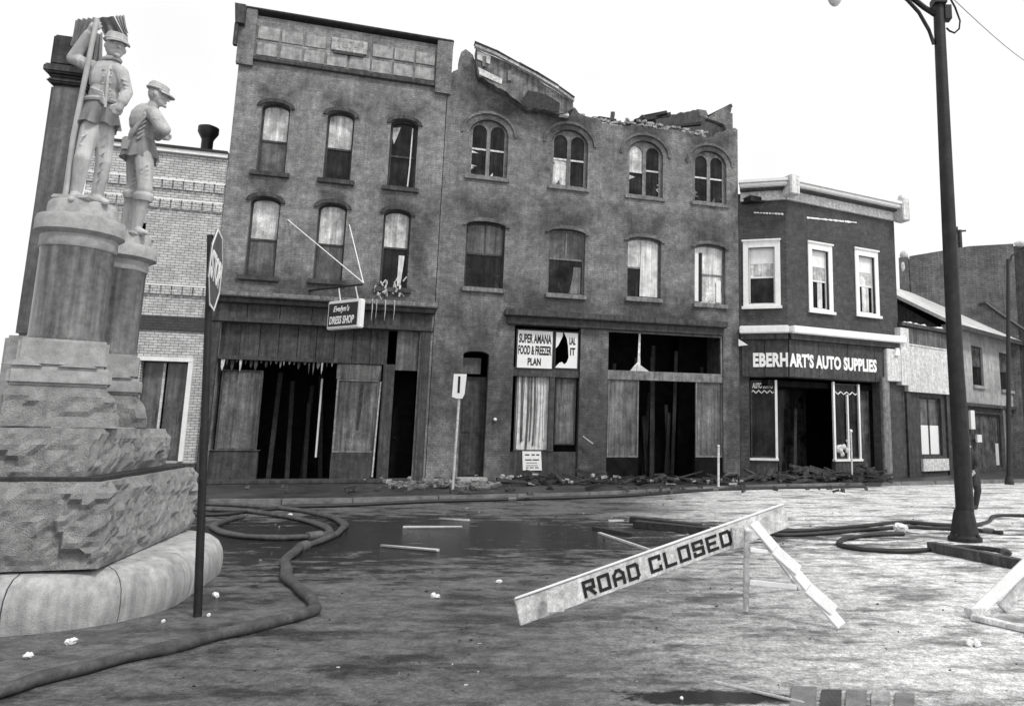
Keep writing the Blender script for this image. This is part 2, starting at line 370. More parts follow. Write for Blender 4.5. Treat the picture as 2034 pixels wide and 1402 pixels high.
# ------------------------------------------------------------------ windows
def opening(F, xl, xr, ym, yt, yb, rise_frac=0.0, d=0.0):
    x0, x1 = F.x(xl, ym, d), F.x(xr, ym, d); cx = (xl + xr) / 2
    lean = -(cx - 1383) / 9000.0
    z1 = F.z(cx + lean * (ym - yt), yt, d); z0 = F.z(cx - lean * (yb - ym), yb, d)
    return x0, x1, z0, z1, rise_frac * (x1 - x0)
def sash_window(b, F, op, upper, lower, fr=M_TRIM, split=0.5, rec=0.16, fw=0.06, sill=M_TRIM, hood=None, mull=False, sill_w=0.12, name='window', extra=None):
    x0, x1, z0, z1, rise = op; E = 0.004
    L = lambda i: arch(x0 + i, x1 - i, z0 + i, z1 - i, max(rise - i * 0.3, 0.02)) if rise > 0 else rect(x0 + i, x1 - i, z0 + i, z1 - i)
    mb = MB(); mb.solid(L(E), rec, rec + 0.09, [L(fw)])
    zs = z0 + (z1 - z0) * split
    mb.box(x0 + fw + .002, x1 - fw - .002, rec + 0.01, rec + 0.08, zs - 0.03, zs + 0.03)
    if mull: mb.box((x0 + x1) / 2 - 0.022, (x0 + x1) / 2 + 0.022, rec + 0.015, rec + 0.075, zs + 0.03, z1 - fw)
    w = mb.build(name, fr, b, F)
    up = arch(x0 + fw - .01, x1 - fw + .01, zs, z1 - fw + .01, max(rise - fw * 0.3, 0.02)) if rise > 0 else rect(x0 + fw - .01, x1 - fw + .01, zs, z1 - fw + .01)
    if upper: MB().solid(up, rec + 0.03, rec + 0.04).build('pane', upper, w, F)
    if lower: MB().solid(rect(x0 + fw - .01, x1 - fw + .01, z0 + fw - .01, zs), rec + 0.045, rec + 0.055).build('pane', lower, w, F)
    if sill: MB().box(x0 - sill_w, x1 + sill_w, -0.10, rec - 0.002, z0 - 0.15, z0 + 0.001).build('sill', sill, w, F, bevel=0.015)
    if hood:
        c, h = (x0 + x1) / 2, (x1 - x0) / 2; t = 0.13; n_ = 12; lo = z1 - rise
        outer = [(c + (h + t) * cos(pi * i / n_), lo + (rise + t) * sin(pi * i / n_)) for i in range(n_ + 1)]
        inner = [(c + (h + .01) * cos(pi * i / n_), lo + (rise + .01) * sin(pi * i / n_)) for i in range(n_, -1, -1)]
        MB().solid(outer + inner, -0.06, 0.02).build('window_hood', hood, w, F)
    return w
def jag(pts, amt, step):
    out = []
    for a, c in zip(pts, pts[1:]):
        k = max(1, int(math.hypot(c[0] - a[0], c[1] - a[1]) / step))
        for i in range(k):
            t = i / k; out.append((a[0] + (c[0] - a[0]) * t + (random.uniform(-amt, amt) * .5 if i else 0), a[1] + (c[1] - a[1]) * t + (random.uniform(-amt, amt) if i else 0)))
    out.append(pts[-1]); return out
def shell(b, F, x0, x1, z0, z1, depth=7.0, m=M_INT, roof=True, back=None, skin=None):
    """sides, back and roof of a building behind its front wall"""
    t = 0.3; mb = MB()
    mb.box(x0, x0 + t, 0.36, depth, z0, z1); mb.box(x1 - t, x1, 0.36, depth, z0, z1); mb.box(x0 + t, x1 - t, depth - t, depth, z0, z1)
    o = mb.build('side_wall', skin or M_B6, b, F)
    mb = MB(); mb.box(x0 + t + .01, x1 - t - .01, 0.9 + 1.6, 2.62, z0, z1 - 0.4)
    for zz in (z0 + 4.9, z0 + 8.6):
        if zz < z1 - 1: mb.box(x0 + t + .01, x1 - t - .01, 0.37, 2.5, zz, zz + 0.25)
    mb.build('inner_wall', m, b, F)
    if roof: MB().box(x0 + t, x1 - t, 0.36, depth - t, z1 - 0.6, z1 - 0.4).build('roof', M_IRON, b, F)
SW = 0.13
# ------------------------------------------------------------------ B1: the dress shop building
b1 = empty('brick_shop_building', F1.M, 'three storey sooty brick building with panelled parapet and arched windows over a burnt shopfront', 'building')
xL = F1.x(447, 385); xR = F1.x(876, 400)
zT = F1.z(700, 62); zL = F1.z(690, 143)
wins = []
for (xl, xr, ym, yt, yb) in ((513, 571, 285, 205, 342), (645, 700, 298, 222, 357), (772, 827, 315, 238, 372), (490, 551, 478, 391, 548), (626, 684, 490, 404, 556), (757, 812, 505, 417, 572)):
    wins.append(opening(F1, xl, xr, ym, yt, yb, 0.2))
zC = F1.z(640, 592)                                  # top of shop cornice
fx0, fx1 = F1.x(424, 800), F1.x(826, 800); fz1 = F1.z(640, 648)
px0, px1 = xL + 0.42, xR - 0.42; pz0, pz1 = zL + 0.05, zT - 0.3
store1 = rect(fx0, fx1, SW + 0.02, fz1)
mb = MB().solid(rect(xL, xR - 0.01, SW - 0.1, zT), 0, 0.35, [arch(*w[:4], w[4]) for w in wins] + [store1])
M_B1W = mat('smoke_stained_brick', 0.255, 0.9, 0.3, 3.5, 0.8, brick=(0.22, 0.075, 0.9), stain=0.42, streak=0.14, grain=0.42, soot=[((w[0] + w[1]) / 2, (w[1] - w[0]) * .6, w[3] - .1, .8) for w in wins] + [(xR - .6, .5, 7.0, 3.0), ((xL + xR) / 2, 3.6, zC, .9)])
mb.build('front_wall', M_B1W, b1)
shell(b1, F1, xL, xR - .01, SW - .1, zT - 0.2, 9)
# parapet: pilaster strips at both ends, ledge, coping, blocks in two rows, date tablet
mb = MB(); mb.box(xL - .06, xL + 0.4, -0.14, -0.002, zL - 0.3, zT + 0.12); mb.build('pilaster', M_B1, b1)
mb = MB(); mb.box(xR - 0.4, xR + 0.1, -0.14, -0.002, zL - 0.3, zT + 0.12); mb.build('pilaster', M_B1, b1)
MB().box(xL + .402, xR - .402, -0.12, -0.002, zL - 0.1, zL + 0.04).build('ledge', M_TRIM, b1, bevel=.02)
MB().box(xL - 0.12, xR + 0.12, -0.17, 0.45, zT + 0.122, zT + 0.19).build('coping', M_DARKTRIM, b1, bevel=.02)
mb = MB(); mb.solid([(xL - 0.14, zT - 0.5), (xL + 0.1, zT - 0.5), (xL + 0.1, zT + 0.12), (xL - 0.2, zT + 0.12)], -0.35, -0.145); mb.box(xL - .16, xL - .06, -0.3, -0.142, zT - 1.2, zT - .5); mb.build('corner_bracket', M_DARKTRIM, b1)
nb = 8; wblk = (px1 - px0) / nb; hz = (pz1 - pz0) / 2
for r_ in range(2):
    for i in range(nb):
        if r_ == 1 and i in (3, 4): continue
        MB().box(px0 + i * wblk + 0.025, px0 + (i + 1) * wblk - 0.025, -0.018 - random.uniform(0, .02), -0.001, pz0 + r_ * hz + 0.06, pz0 + (r_ + 1) * hz - 0.04).build('panel_block', M_PANEL, b1, bevel=.015)
tx0, tx1 = px0 + 3.2 * wblk, px0 + 4.8 * wblk
tab = MB().box(tx0, tx1, -0.07, -0.001, pz0 + hz + 0.06, pz1 - 0.04).build('date_tablet', mat('tablet_stone', .40, .9, .4, 6, .5, streak=.3), b1, bevel=.01)
shift(text_mb('1874', hz * 0.5, (tx1 - tx0) * 0.62, 0.03, 0.012), (tx0 + (tx1 - tx0) * .19, -0.071, pz0 + hz + 0.06 + hz * .2)).build('date_numerals', mat('numeral_stone', .30, .9, .4, 6, .3), tab, F1)
MB().box(tx0 + .1, tx1 - .1, -0.1, -0.001, pz0 + hz - 0.05, pz0 + hz + 0.055).build('tablet_ledge', M_TRIM, b1)
kinds = [(M_PALEPANE, M_GGLASS), (M_PALEPANE, M_GLASS), (M_GLASS, M_GLASS), (M_PALEPANE, M_GGLASS), (M_PALEPANE, M_GGLASS), (M_PALEPANE, M_GLASS)]
for i, (w, k) in enumerate(zip(wins, kinds)):
    ww = sash_window(b1, F1, w, k[0], k[1], split=0.47 if i != 5 else 0.52, hood=M_TRIM, rec=0.2, sill=M_TRIM, sill_w=0.14)
    if i == 2:
        x0, x1, z0, z1, r_ = w
        MB().solid([(x0 + .07, z1 - .25), (x0 + .3, z1 - .2), (x0 + .22, z1 - .5), (x0 + .12, z1 - .8), (x0 + .07, z1 - .6)], .215, .225).build('broken_pane', M_PALEPANE, ww, F1)
        MB().tube([(x1 - .17, .19, z1 - .2), (x1 - .19, .19, z0 + .8), (x1 - .22, .19, z0 + .1)], .022, 5).build('split_sash_rail', M_WHITE, ww, F1)
    if i == 5:
        x0, x1, z0, z1, r_ = w
        MB().solid([(x1 - .3, z0 + .1), (x1 - .2, z0 + .1), (x1 - .12, z0 + 1.1), (x1 - .3, z0 + 1.1)], .2, .212).build('torn_curtain', M_CURT, ww, F1)
        for q in range(4):
            a = random.uniform(x0 - .2, x1 + .1); l = random.uniform(.2, .7)
            MB().tube([(a, -.44, zC), (a + .01, -.445, zC - l * .5), (a, -.44, zC - l)], [.022, .013, .003], 6).build('ice_drip', M_PALEPANE, b1)
        mb = MB()
        for q in range(26):
            c = (random.uniform(x0 - .15, x1 - .1), random.uniform(-.2, .1), z0 + random.uniform(-.3, .25))
            mb.bar(c, (c[0] + random.uniform(-.12, .12), c[1] + random.uniform(-.06, .06), c[2] + random.uniform(-.25, .25)), .05, .03)
        o = mb.build('sill_debris', M_DWHITE, ww, F1); o['kind'] = 'stuff'
# shop cornice, fascia boards
MB().box(xL - .05, xR + .08, -0.42, -0.002, zC - 0.16, zC).build('shop_cornice', M_GTRIM, b1, bevel=.03)
MB().box(xL, xR + .02, -0.28, -0.003, zC - 0.32, zC - 0.162).build('cornice_bed', M_DARKTRIM, b1, bevel=.02)
for i in range(7):
    a = xL + .05 + (xR - xL - .1) * i / 7; c = xL + .05 + (xR - xL - .1) * (i + 1) / 7
    MB().box(a + .01, c - .01, -0.10 - random.uniform(0, .02), -0.003, fz1 + 0.12, zC - 0.322).build('fascia_board', M_TRIM, b1)
MB().box(xL, xR, -0.16, -0.003, fz1, fz1 + 0.118).build('fascia_moulding', M_DARKTRIM, b1)
zA = F1.z(560, 716); zB0 = SW + .02
d_ = 0.12
for i in range(9):
    a = fx0 + (F1.x(770, 700) - fx0) * i / 9; c = fx0 + (F1.x(770, 700) - fx0) * (i + 1) / 9
    MB().box(a + .008, c - .008, d_ - .02 - random.uniform(0, .02), d_ + .04, zA, fz1 - .005).build('transom_board', M_TRIM, b1)
# torn awning hanging in strips
aw = MB().box(fx0 + .03, F1.x(672, 715), -0.10, d_ - .04, zA - 0.02, zA + 0.1).build('awning_remnant', M_TRIM, b1)
for i in range(24):
    a = fx0 + .08 + (F1.x(668, 715) - fx0 - .1) * i / 24 + random.uniform(-.03, .03); l = random.uniform(.08, .42); w_ = random.uniform(.04, .11)
    MB().solid([(a, zA - .02), (a + w_, zA - .02), (a + w_ * .8, zA - l * .6), (a + w_ * .4, zA - l), (a + .01, zA - l * .7)], -0.09 + random.uniform(0, .12), -0.08 + random.uniform(.01, .12)).build('awning_strip', random.choice((M_TRIM, M_DWHITE, M_GTRIM, M_DARKTRIM)), aw, F1)
# left display glass, recessed entry, right display glass, pilasters, stair door
def board(b, F, xl, xr, yt, yb, m, d, name='display_glass', ym=None, fr=None, fw=0.05):
    ym = ym or (yt + yb) / 2; x0, x1 = F.x(xl, ym, d), F.x(xr, ym, d); cx = (xl + xr) / 2; ln = -(cx - 1383) / 9000
    z1, z0 = F.z(cx + ln * (ym - yt), yt, d), F.z(cx - ln * (yb - ym), yb, d)
    if fr:
        w = MB().solid(rect(x0 - fw, x1 + fw, z0 - fw, z1 + fw), d - .03, d + .04, [rect(x0, x1, z0, z1)]).build(name + '_frame', fr, b, F)
        MB().solid(rect(x0 - .005, x1 + .005, z0 - .005, z1 + .005), d, d + .012).build(name, m, w, F); return w, x0, x1, z0, z1
    o = MB().solid(rect(x0, x1, z0, z1), d, d + .03).build(name, m, b, F)
    return o, x0, x1, z0, z1
o, a0, a1, z0_, z1_ = board(b1, F1, 438, 513, 738, 890, M_BOARD, .16, fr=M_TRIM)
MB().box(fx0 + .01, a1 + .1, .10, .3, SW, z0_ - .06).build('stall_riser', M_DARKTRIM, b1)
MB().box(fx0 + .01, a1 + .14, .06, .32, z0_ - .058, z0_ - .02 - .032).build('riser_cap', M_GTRIM, b1)
e0 = F1.x(664, 830, .16)
o, a0, a1b, z0b, z1b = board(b1, F1, 668, 746, 757, 895, M_BOARD, .16, fr=M_GTRIM)
MB().solid([(a0 + .62, z1b - .05), (a0 + .72, z1b - .02), (a0 + .7, z1b - .9), (a0 + .64, z1b - 1.5), (a0 + .58, z1b - 1.45)], .148, .158).build('soot_gash', M_CHAR, o, F1)
MB().box(a0 - .06, a1b + .06, .08, .3, SW, z0b - .06).build('stall_riser', M_DARKTRIM, b1)
MB().box(a0 - .08, a1b + .08, .12, .2, z1b + .055, zA - .02).build('transom_light', M_BOARD, b1)
q0, q1 = F1.x(755, 830), F1.x(778, 830)
MB().box(q0, q1, -.1, .3, SW, zA - .002).build('pilaster', M_TRIM, b1, bevel=.02)
MB().box(F1.x(830, 800), F1.x(848, 800), -.12, -.003, SW, fz1 - .004).build('pilaster', M_TRIM, b1, bevel=.02)
MB().box(xL + .01, fx0 - .01, -.12, -.003, SW, fz1 - .004).build('pilaster', M_TRIM, b1, bevel=.02)
MB().box(q1 + .01, fx1 - .01, .14, .2, F1.z(803, 735), fz1 - .01).build('stair_transom', M_BOARD, b1)
sd = MB().box(q1 + .03, fx1 - .03, 1.0, 1.06, SW, F1.z(803, 738)).build('stair_door', M_INT, b1)
MB().ball((q1 + .12, .97, SW + 1.3), .035).build('door_knob', M_IRON, sd, F1)
MB().tube([(F1.x(640, 752, .6), .6, F1.z(640, 752, .6)), (F1.x(627, 908, .6), .6, F1.z(627, 908, .6))], .03, 6).build('door_jamb_edge', M_WHITE, b1)
MB().tube([(a1b + .09, .05, z1b), (a1b + .06, .05, z0b + .9), (a1b + .02, .05, SW + .15)], .025, 6).build('loose_moulding', M_DWHITE, b1)
MB().box(fx0, fx1, -.5, .3, SW + .001, SW + .1).build('door_step', M_TRIM, b1, bevel=.02)

# ------------------------------------------------------------------ B2: the burned building without its roof
b2 = empty('burned_brick_building', F1.M, 'gutted brick building with ragged roofless top, double arched windows and hanging broken cornice', 'building')
y0_, y1_ = xR + 0.01, F1.x(1466, 400)
P = lambda px, py, d=0.0: F1.at(px, py, d)
top = [P(889, 172), P(893, 150), P(910, 138), P(916, 104), P(925, 98), P(940, 110), P(950, 140), P(1000, 160), P(1060, 188), P(1112, 226), P(1125, 220), P(1142, 214), P(1160, 230), P(1190, 240), P(1216, 249), P(1262, 250), P(1292, 256), P(1330, 258), P(1372, 266), P(1405, 275), P(1436, 262), P(1452, 255), P(1466, 258)]
top = jag(top, 0.06, 0.14)
top = [(min(max(p[0], y0_), y1_), p[1]) for p in top]; top[0] = (y0_, top[0][1]); top[-1] = (y1_, top[-1][1])
w2 = []
for (xl, xr, ym, yt, yb) in ((931, 1009, 300, 238, 352), (1094, 1168, 318, 258, 372), (1246, 1317, 340, 280, 391), (1377, 1443, 355, 300, 404)):
    w2.append(opening(F1, xl, xr, ym, yt, yb, 0.42))
w2b = []
for (xl, xr, ym, yt, yb) in ((924, 1002, 505, 441, 572), (1089, 1162, 515, 456, 585), (1246, 1313, 535, 472, 592), (1380, 1441, 545, 486, 604)):
    w2b.append(opening(F1, xl, xr, ym, yt, yb, 0.12))
dx0, dx1 = F1.x(914, 830), F1.x(966, 830); dz1 = F1.z(945, 697)
s0, s1 = F1.x(1016, 820), F1.x(1150, 820); s2, s3 = F1.x(1206, 820), F1.x(1437, 820)
tz1, tz0 = F1.z(1200, 654), SW + .02
holes = [arch(*w[:4], w[4], 16) for w in w2] + [arch(*w[:4], w[4], 16) for w in w2b] + [arch(dx0, dx1, SW + .02, dz1, .12), rect(s0, s1, tz0, tz1), rect(s2, s3, tz0, tz1)]
pl_ = [((w[0] + w[1]) / 2, (w[1] - w[0]) * .75, w[3], 1.1) for w in w2 + w2b] + [((s0 + s1) / 2, 1.6, tz1 + .3, 1.3), ((s2 + s3) / 2, 2.4, tz1 + .3, 1.5), ((dx0 + dx1) / 2, .8, dz1, 1.6), (F1.x(1200, 800), .6, 2.2, 2.4), (F1.x(1458, 800), .6, 2.2, 2.6), ((y0_ + y1_) / 2, 6.0, 1.2, 4.4)]
M_B2W = mat('smoke_blackened_brick', 0.215, 0.9, 0.32, 3.0, 0.8, brick=(0.22, 0.075, 0.9), stain=0.45, streak=0.12, grain=0.45, soot=pl_)
MB().solid([(y0_, SW - .1), (y1_, SW - .1)] + top[::-1], 0, 0.38, holes).build('front_wall', M_B2W, b2)
# party wall on the right, its inner face seen over the broken front
FP = Frame(F1.w(y1_ - 0.4, 0, 0)[:2], 18.24 + 90)
bt = [FP.at(1452, 255), FP.at(1449, 211), FP.at(1436, 238), FP.at(1392, 231), FP.at(1386, 217), FP.at(1330, 229), FP.at(1285, 238), FP.at(1262, 240), FP.at(1225, 248)]
bt = [(max(p[0], .4), p[1]) for p in bt]; bt = jag(bt, .05, .3)
MB().solid([(0.4, SW - .1), (bt[-1][0], SW - .1)] + bt[::-1], -0.38, 0.0).build('party_wall', M_B2, b2, FP)
MB().box(y0_, y0_ + .3, .385, 9, SW - .1, F1.z(895, 150)).build('side_wall', M_B2, b2)
MB().box(y0_, y1_, 9, 9.3, SW - .1, F1.z(1200, 330)).build('rear_wall', M_B2, b2)
mb = MB(); mb.box(y0_ + .31, y1_ - .8, 2.6, 2.7, SW - .1, F1.z(1200, 300))
for yy in (420, 610, 270): mb.box(y0_ + .31, y1_ - .42, .39, 2.58, F1.z(1200, yy), F1.z(1200, yy) + .22)  # topmost slab is added to keep sky light out of the upper floor
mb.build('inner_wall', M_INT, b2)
def lancets(b, F, op, panes, fr):
    x0, x1, z0, z1, rise = op; rec = .14; w = x1 - x0; g = w * .09
    c = (x0 + x1) / 2; hw = w * .36
    l1 = (x0 + g, x0 + g + hw); l2 = (x1 - g - hw, x1 - g); zt = z1 - w * .1; zb = z0 + .1
    A = [arch(a, c_, zb, zt - (.05 if k else .05), hw * .5, 10) for k, (a, c_) in enumerate((l1, l2))]
    o = MB().solid(arch(x0 + .004, x1 - .004, z0 + .003, z1 - .004, rise, 16), rec, rec + .1, A).build('window', fr, b, F)
    for (a, c_), (u, l_, sp) in zip((l1, l2), panes):
        zs = zb + (zt - zb) * sp
        if u: MB().solid(arch(a - .005, c_ + .005, zs, zt - .045, hw * .5, 10), rec + .04, rec + .05).build('pane', u, o, F)
        if l_: MB().solid(rect(a - .005, c_ + .005, zb - .005, zs), rec + .055, rec + .065).build('pane', l_, o, F)
        MB().box(a + .001, c_ - .001, rec + .02, rec + .08, zs - .03, zs + .03).build('meeting_rail', M_DWHITE, o, F)
    MB().box(x0 - .08, x1 + .08, -.08, rec - .002, z0 - .13, z0 + .001).build('sill', M_GTRIM, o, F, bevel=.015)
    h = w / 2; t = .09; n_ = 16; lo = z1 - rise
    for k in (1.0,):
        outer = [(c + (h + .2 + t) * cos(pi * i / n_), lo + (rise + .2 + t) * sin(pi * i / n_)) for i in range(n_ + 1)]
        inner = [(c + (h + .2) * cos(pi * i / n_), lo + (rise + .2) * sin(pi * i / n_)) for i in range(n_, -1, -1)]
        MB().solid(outer + inner, -.05, .02).build('window_hood', M_B2, o, F)
    return o
D, G, B, C = M_GLASS, M_GGLASS, M_PALEPANE, M_CURT
lancets(b2, F1, w2[0], [(D, D, .5), (D, D, .5)], M_GTRIM)
lancets(b2, F1, w2[1], [(D, B, .5), (D, D, .5)], M_GTRIM)
lancets(b2, F1, w2[2], [(B, D, .45), (D, D, .5)], M_GTRIM)
lancets(b2, F1, w2[3], [(D, D, .5), (D, D, .5)], M_GTRIM)
for w, (u, l_, fr, sp) in zip(w2b, ((G, D, M_TRIM, .52), (G, D, M_GTRIM, .55), (B, D, M_GTRIM, .5), (C, B, M_GTRIM, .5))):
    o = sash_window(b2, F1, w, u, l_, fr=fr, split=sp, mull=(w is w2b[0] or w is w2b[1]), hood=M_B2, rec=.16, sill=M_GTRIM, sill_w=.06)
    x0, x1, z0, z1, r_ = w
    if w is w2b[1]:
        MB().solid([(x1 - .5, z0 + .08), (x1 - .1, z0 + .08), (x1 - .1, z0 + 1.0), (x1 - .35, z0 + 1.0), (x1 - .42, z0 + .4)], .17, .18).build('broken_pane', M_BOARD, o, F1)
    if w is w2b[2]:
        MB().solid([(x0 + .5, z0 + .08), (x1 - .08, z0 + .08), (x1 - .08, z1 - .2), (x0 + .55, z1 - .15), (x0 + .52, z0 + .9)], .15, .158).build('curtain', M_CURT, o, F1)
    if w is w2b[3]:
        for a, c_ in ((x0 + .06, x0 + .2), (x1 - .3, x1 - .12)):
            MB().solid(rect(a, c_, z0 + .1, z1 - .3 if a < x0 + .1 else z0 + .9), .15, .158).build('curtain', M_WHITE, o, F1)
        MB().box(x0 + .22, x0 + .34, .15, .16, z0 + .1, z1 - .3).build('gap_in_curtain', M_LETTER, o, F1)
def shards(F, op, d, n, seed, zf=.5, m=M_GGLASS, par=None):
    random.seed(seed); x0, x1, z0, z1, r_ = op; x0 += .07; x1 -= .07; zb = z0 + .07; zt = z0 + (z1 - z0) * zf
    for i in range(n):
        e = random.randint(0, 2); l = random.uniform(.12, .4); w = random.uniform(.1, .28)
        if e == 0: c = random.uniform(x0, x1 - w); q = [(c, zb), (c + w, zb), (c + w * random.random(), zb + l)]
        elif e == 1: c = random.uniform(zb, zt - w); q = [(x0, c), (x0 + l * .7, c + w * random.random()), (x0, c + w)]
        else: c = random.uniform(zb, zt - w); q = [(x1, c), (x1, c + w), (x1 - l * .7, c + w * random.random())]
        MB().solid(q, d, d + .008).build('glass_shard', m, par, F)
for w, o, k in zip(w2b, [o_ for o_ in b2.children if o_.name.startswith('window') and 'hood' not in o_.name][4:8], range(4)): shards(F1, w, .205, 5, 40 + k, .5, (M_GGLASS, M_BOARD)[k % 2], o)
for w, o, k in zip(w2, [o_ for o_ in b2.children if o_.name.startswith('window') and 'hood' not in o_.name][:4], range(4)): shards(F1, w, .165, 4, 60 + k, .5, (M_PALEPANE, M_GGLASS)[k % 2], o)
# broken metal cornice, torn loose and hanging down to the right
dc = -.45
C_ = lambda px, py: F1.at(px, py, dc)
ctop = [C_(945, 97), C_(1000, 121), C_(1062, 154), C_(1105, 181), C_(1138, 203)]
cbot = jag([C_(1140, 216), C_(1128, 222), C_(1110, 226), C_(1085, 219), C_(1048, 216), C_(1032, 203), C_(1002, 180), C_(975, 166), C_(952, 152), C_(946, 128)], .045, .12)
cor = MB().solid(jag(ctop, .02, .3) + cbot, dc + .02, -.02).build('broken_cornice', mat('scorched_cornice_tin', .13, .7, .6, 2.2, .6, streak=.6, grain=.45, stain=.6), b2)
mb = MB()
ptsm = [C_(943, 93), C_(985, 110), C_(1030, 134), C_(1064, 152), C_(1108, 179), C_(1140, 202)]
for i_, (a, c_) in enumerate(zip(ptsm, ptsm[1:])): mb.bar((a[0], dc - .04, a[1]), (c_[0], dc - .04 - .03 * (i_ % 2), c_[1]), .2, .09, up=(0, 0, 1), jit=.012)
mb.build('cornice_crown', M_DWHITE, cor, F1)
ptsk = [(p_[0] - .02, p_[1] + .075) for p_ in ptsm]
mb = MB()
for a, c_ in zip(ptsk, ptsk[1:]): mb.bar((a[0], dc - .06, a[1]), (c_[0], dc - .06, c_[1]), .28, .045, up=(0, 0, 1), jit=.012)
mb.build('cornice_lip', M_CHAR, cor, F1)
MB().solid(jag([C_(1035, 200), C_(1050, 180), C_(1085, 188), C_(1112, 205), C_(1110, 224), C_(1080, 218), C_(1046, 214), C_(1035, 200)], .03, .1)[:-1], dc - .01, dc + .018).build('charred_patch', M_CHAR, cor, F1)
for A in ([(948, 102), (975, 112), (973, 128), (948, 118)], [(950, 134), (998, 158), (996, 168), (952, 148)]):
    MB().solid([C_(*q) for q in A], dc - .01, dc + .018).build('cornice_panel', M_DWHITE, cor, F1)
for (px, py) in ((962, 122), (1012, 150)):
    a = C_(px, py); MB().box(a[0] - .06, a[0] + .06, dc - .04, dc + .018, a[1] - .2, a[1] + .16).build('cornice_bracket', M_GTRIM, cor, F1)
a = C_(1122, 192); MB().solid([C_(1110, 193), C_(1118, 187), C_(1134, 192), C_(1136, 212), C_(1128, 208)], dc + .2, dc + .4).build('torn_end', M_DARKTRIM, cor, F1)
MB().solid([C_(1113, 219), C_(1130, 222), C_(1132, 228), C_(1113, 226)], dc + .1, dc + .3).build('bent_scrap', M_WHITE, cor, F1)
# charred joists and scraps along the broken top
for i, (px, py, ex, ey) in enumerate(((1188, 236, 1222, 240), (1215, 242, 1218, 226), (1262, 240, 1330, 228), (1255, 248, 1300, 240), (1330, 252, 1392, 246), (1408, 232, 1452, 210), (1280, 232, 1262, 247), (1225, 247, 1300, 243), (1325, 224, 1280, 234))):
    a = F1.at(px, py, .5); c_ = F1.at(ex, ey, .9); MB().bar((a[0], .5, a[1]), (c_[0], .9, c_[1]), .14, .12, jit=.02).build('charred_joist', M_CHAR, b2)
mb = MB()
for i in range(90):
    px = random.uniform(1145, 1400); py = 232 + (px - 1145) * .15 + (px > 1240) * -6 + random.uniform(-3, 8)
    a = F1.at(px, py, .15); r_ = random.uniform(.05, .11)
    mb.bar((a[0] - r_, .1 + random.uniform(-.05, .2), a[1]), (a[0] + r_, .1 + random.uniform(-.05, .2), a[1] + random.uniform(-.05, .05)), .1, .075)
o = mb.build('loose_bricks', M_PANEL, b2); o['kind'] = 'stuff'
MB().solid([F1.at(*q) for q in ((1406, 233), (1436, 213), (1447, 209), (1456, 211), (1452, 230), (1455, 258), (1446, 258), (1440, 246), (1428, 240))], .1, .36).build('standing_fragment', M_B2, b2)
# B2 shop front
cz1, cz0 = F1.z(1200, 624, -.3), F1.z(1200, 637, -.3)
x0c, x1c = F1.x(1003, 630, -.3), F1.x(1446, 650, -.3)
MB().box(x0c, x1c, -.34, -.003, cz0, cz1).build('shop_cornice', M_TRIM, b2, bevel=.03)
MB().box(x0c + .1, x1c - .1, -.18, -.003, cz0 - .26, cz0 - .002).build('cornice_bed', M_DARKTRIM, b2, bevel=.02)
bz1, bz0 = F1.z(1200, 734), F1.z(1200, 752)
MB().box(s0 + .005, s1 - .005, .08, .22, bz0, bz1).build('transom_bar', M_TRIM, b2)
MB().box(s2 + .005, s3 - .005, .05, .2, bz0, bz1).build('transom_bar', M_GTRIM, b2)
ctn, q0, q1b, z0_, z1_ = board(b2, F1, 1025, 1088, 745, 893, M_CURT, .26, name='display_glass', fr=M_TRIM)
board(b2, F1, 1105, 1140, 752, 880, M_BOARD, .22, name='display_glass', fr=M_TRIM)
for i in range(9):
    a = q0 + .06 + (q1b - q0 - .1) * i / 9
    MB().tube([(a, .24, z1_), (a + random.uniform(-.03, .03), .235, (z0_ + z1_) / 2), (a + random.uniform(-.03, .03), .24, z0_ + .35 * random.random())], random.uniform(.02, .04), 6).build('curtain_fold', random.choice((M_CURT, M_BOARD)), ctn, F1)
MB().box(s0 + .005, s1 - .005, .12, .3, SW, z0_ - .06).build('stall_riser', M_DARKTRIM, b2)
MB().box(F1.x(1091, 820), F1.x(1102, 820), .1, .3, z0_ - .058, bz0 - .002).build('mullion', M_DARKTRIM, b2)
rw, r0, r1, rz0, rz1 = board(b2, F1, 1209, 1265, 755, 905, M_BOARD, .12, name='boarded_window', fr=M_GTRIM)
rw2, r2, r3, _, _ = board(b2, F1, 1384, 1432, 760, 905, M_BOARD, .12, name='boarded_window', fr=M_GTRIM)
MB().box(s2 + .005, r1 + .06, .1, .3, SW, rz0 - .055).build('stall_riser', M_INT, b2)
MB().box(r2 - .06, s3 - .005, .1, .3, SW, rz0 - .055).build('stall_riser', M_INT, b2)
tx = F1.x(1267, 700, .1)
mb = MB(); mb.solid([(tx - .02, bz1), (tx + .1, bz1), (tx + .08, bz1 + .6), (tx + .09, tz1 - .03), (tx + .02, tz1 - .02), (tx + .0, bz1 + .6)], .08, .1)
mb.solid([(tx - .28, bz1 + .002), (tx - .05, bz1 + .002), (tx - .02, bz1 + .3), (tx - .12, bz1 + .2)], .06, .08); mb.solid([(tx + .1, bz1 + .2), (tx + .4, bz1 + .002), (tx + .1, bz1 + .002)], .06, .08)
mb.build('torn_strip', M_DWHITE, b2)
MB().box(s2 + .004, s3 - .004, .06, .12, tz1 - .07, tz1 - .002).build('transom_head', M_GTRIM, b2)
MB().box(s3 - .07, s3 - .004, .06, .12, bz1 + .002, tz1 - .072).build('transom_jamb', M_GTRIM, b2)
dr = MB().box(dx0 + .01, dx1 - .01, .45, .52, SW, dz1 - .8).build('stair_door', M_DARKTRIM, b2)
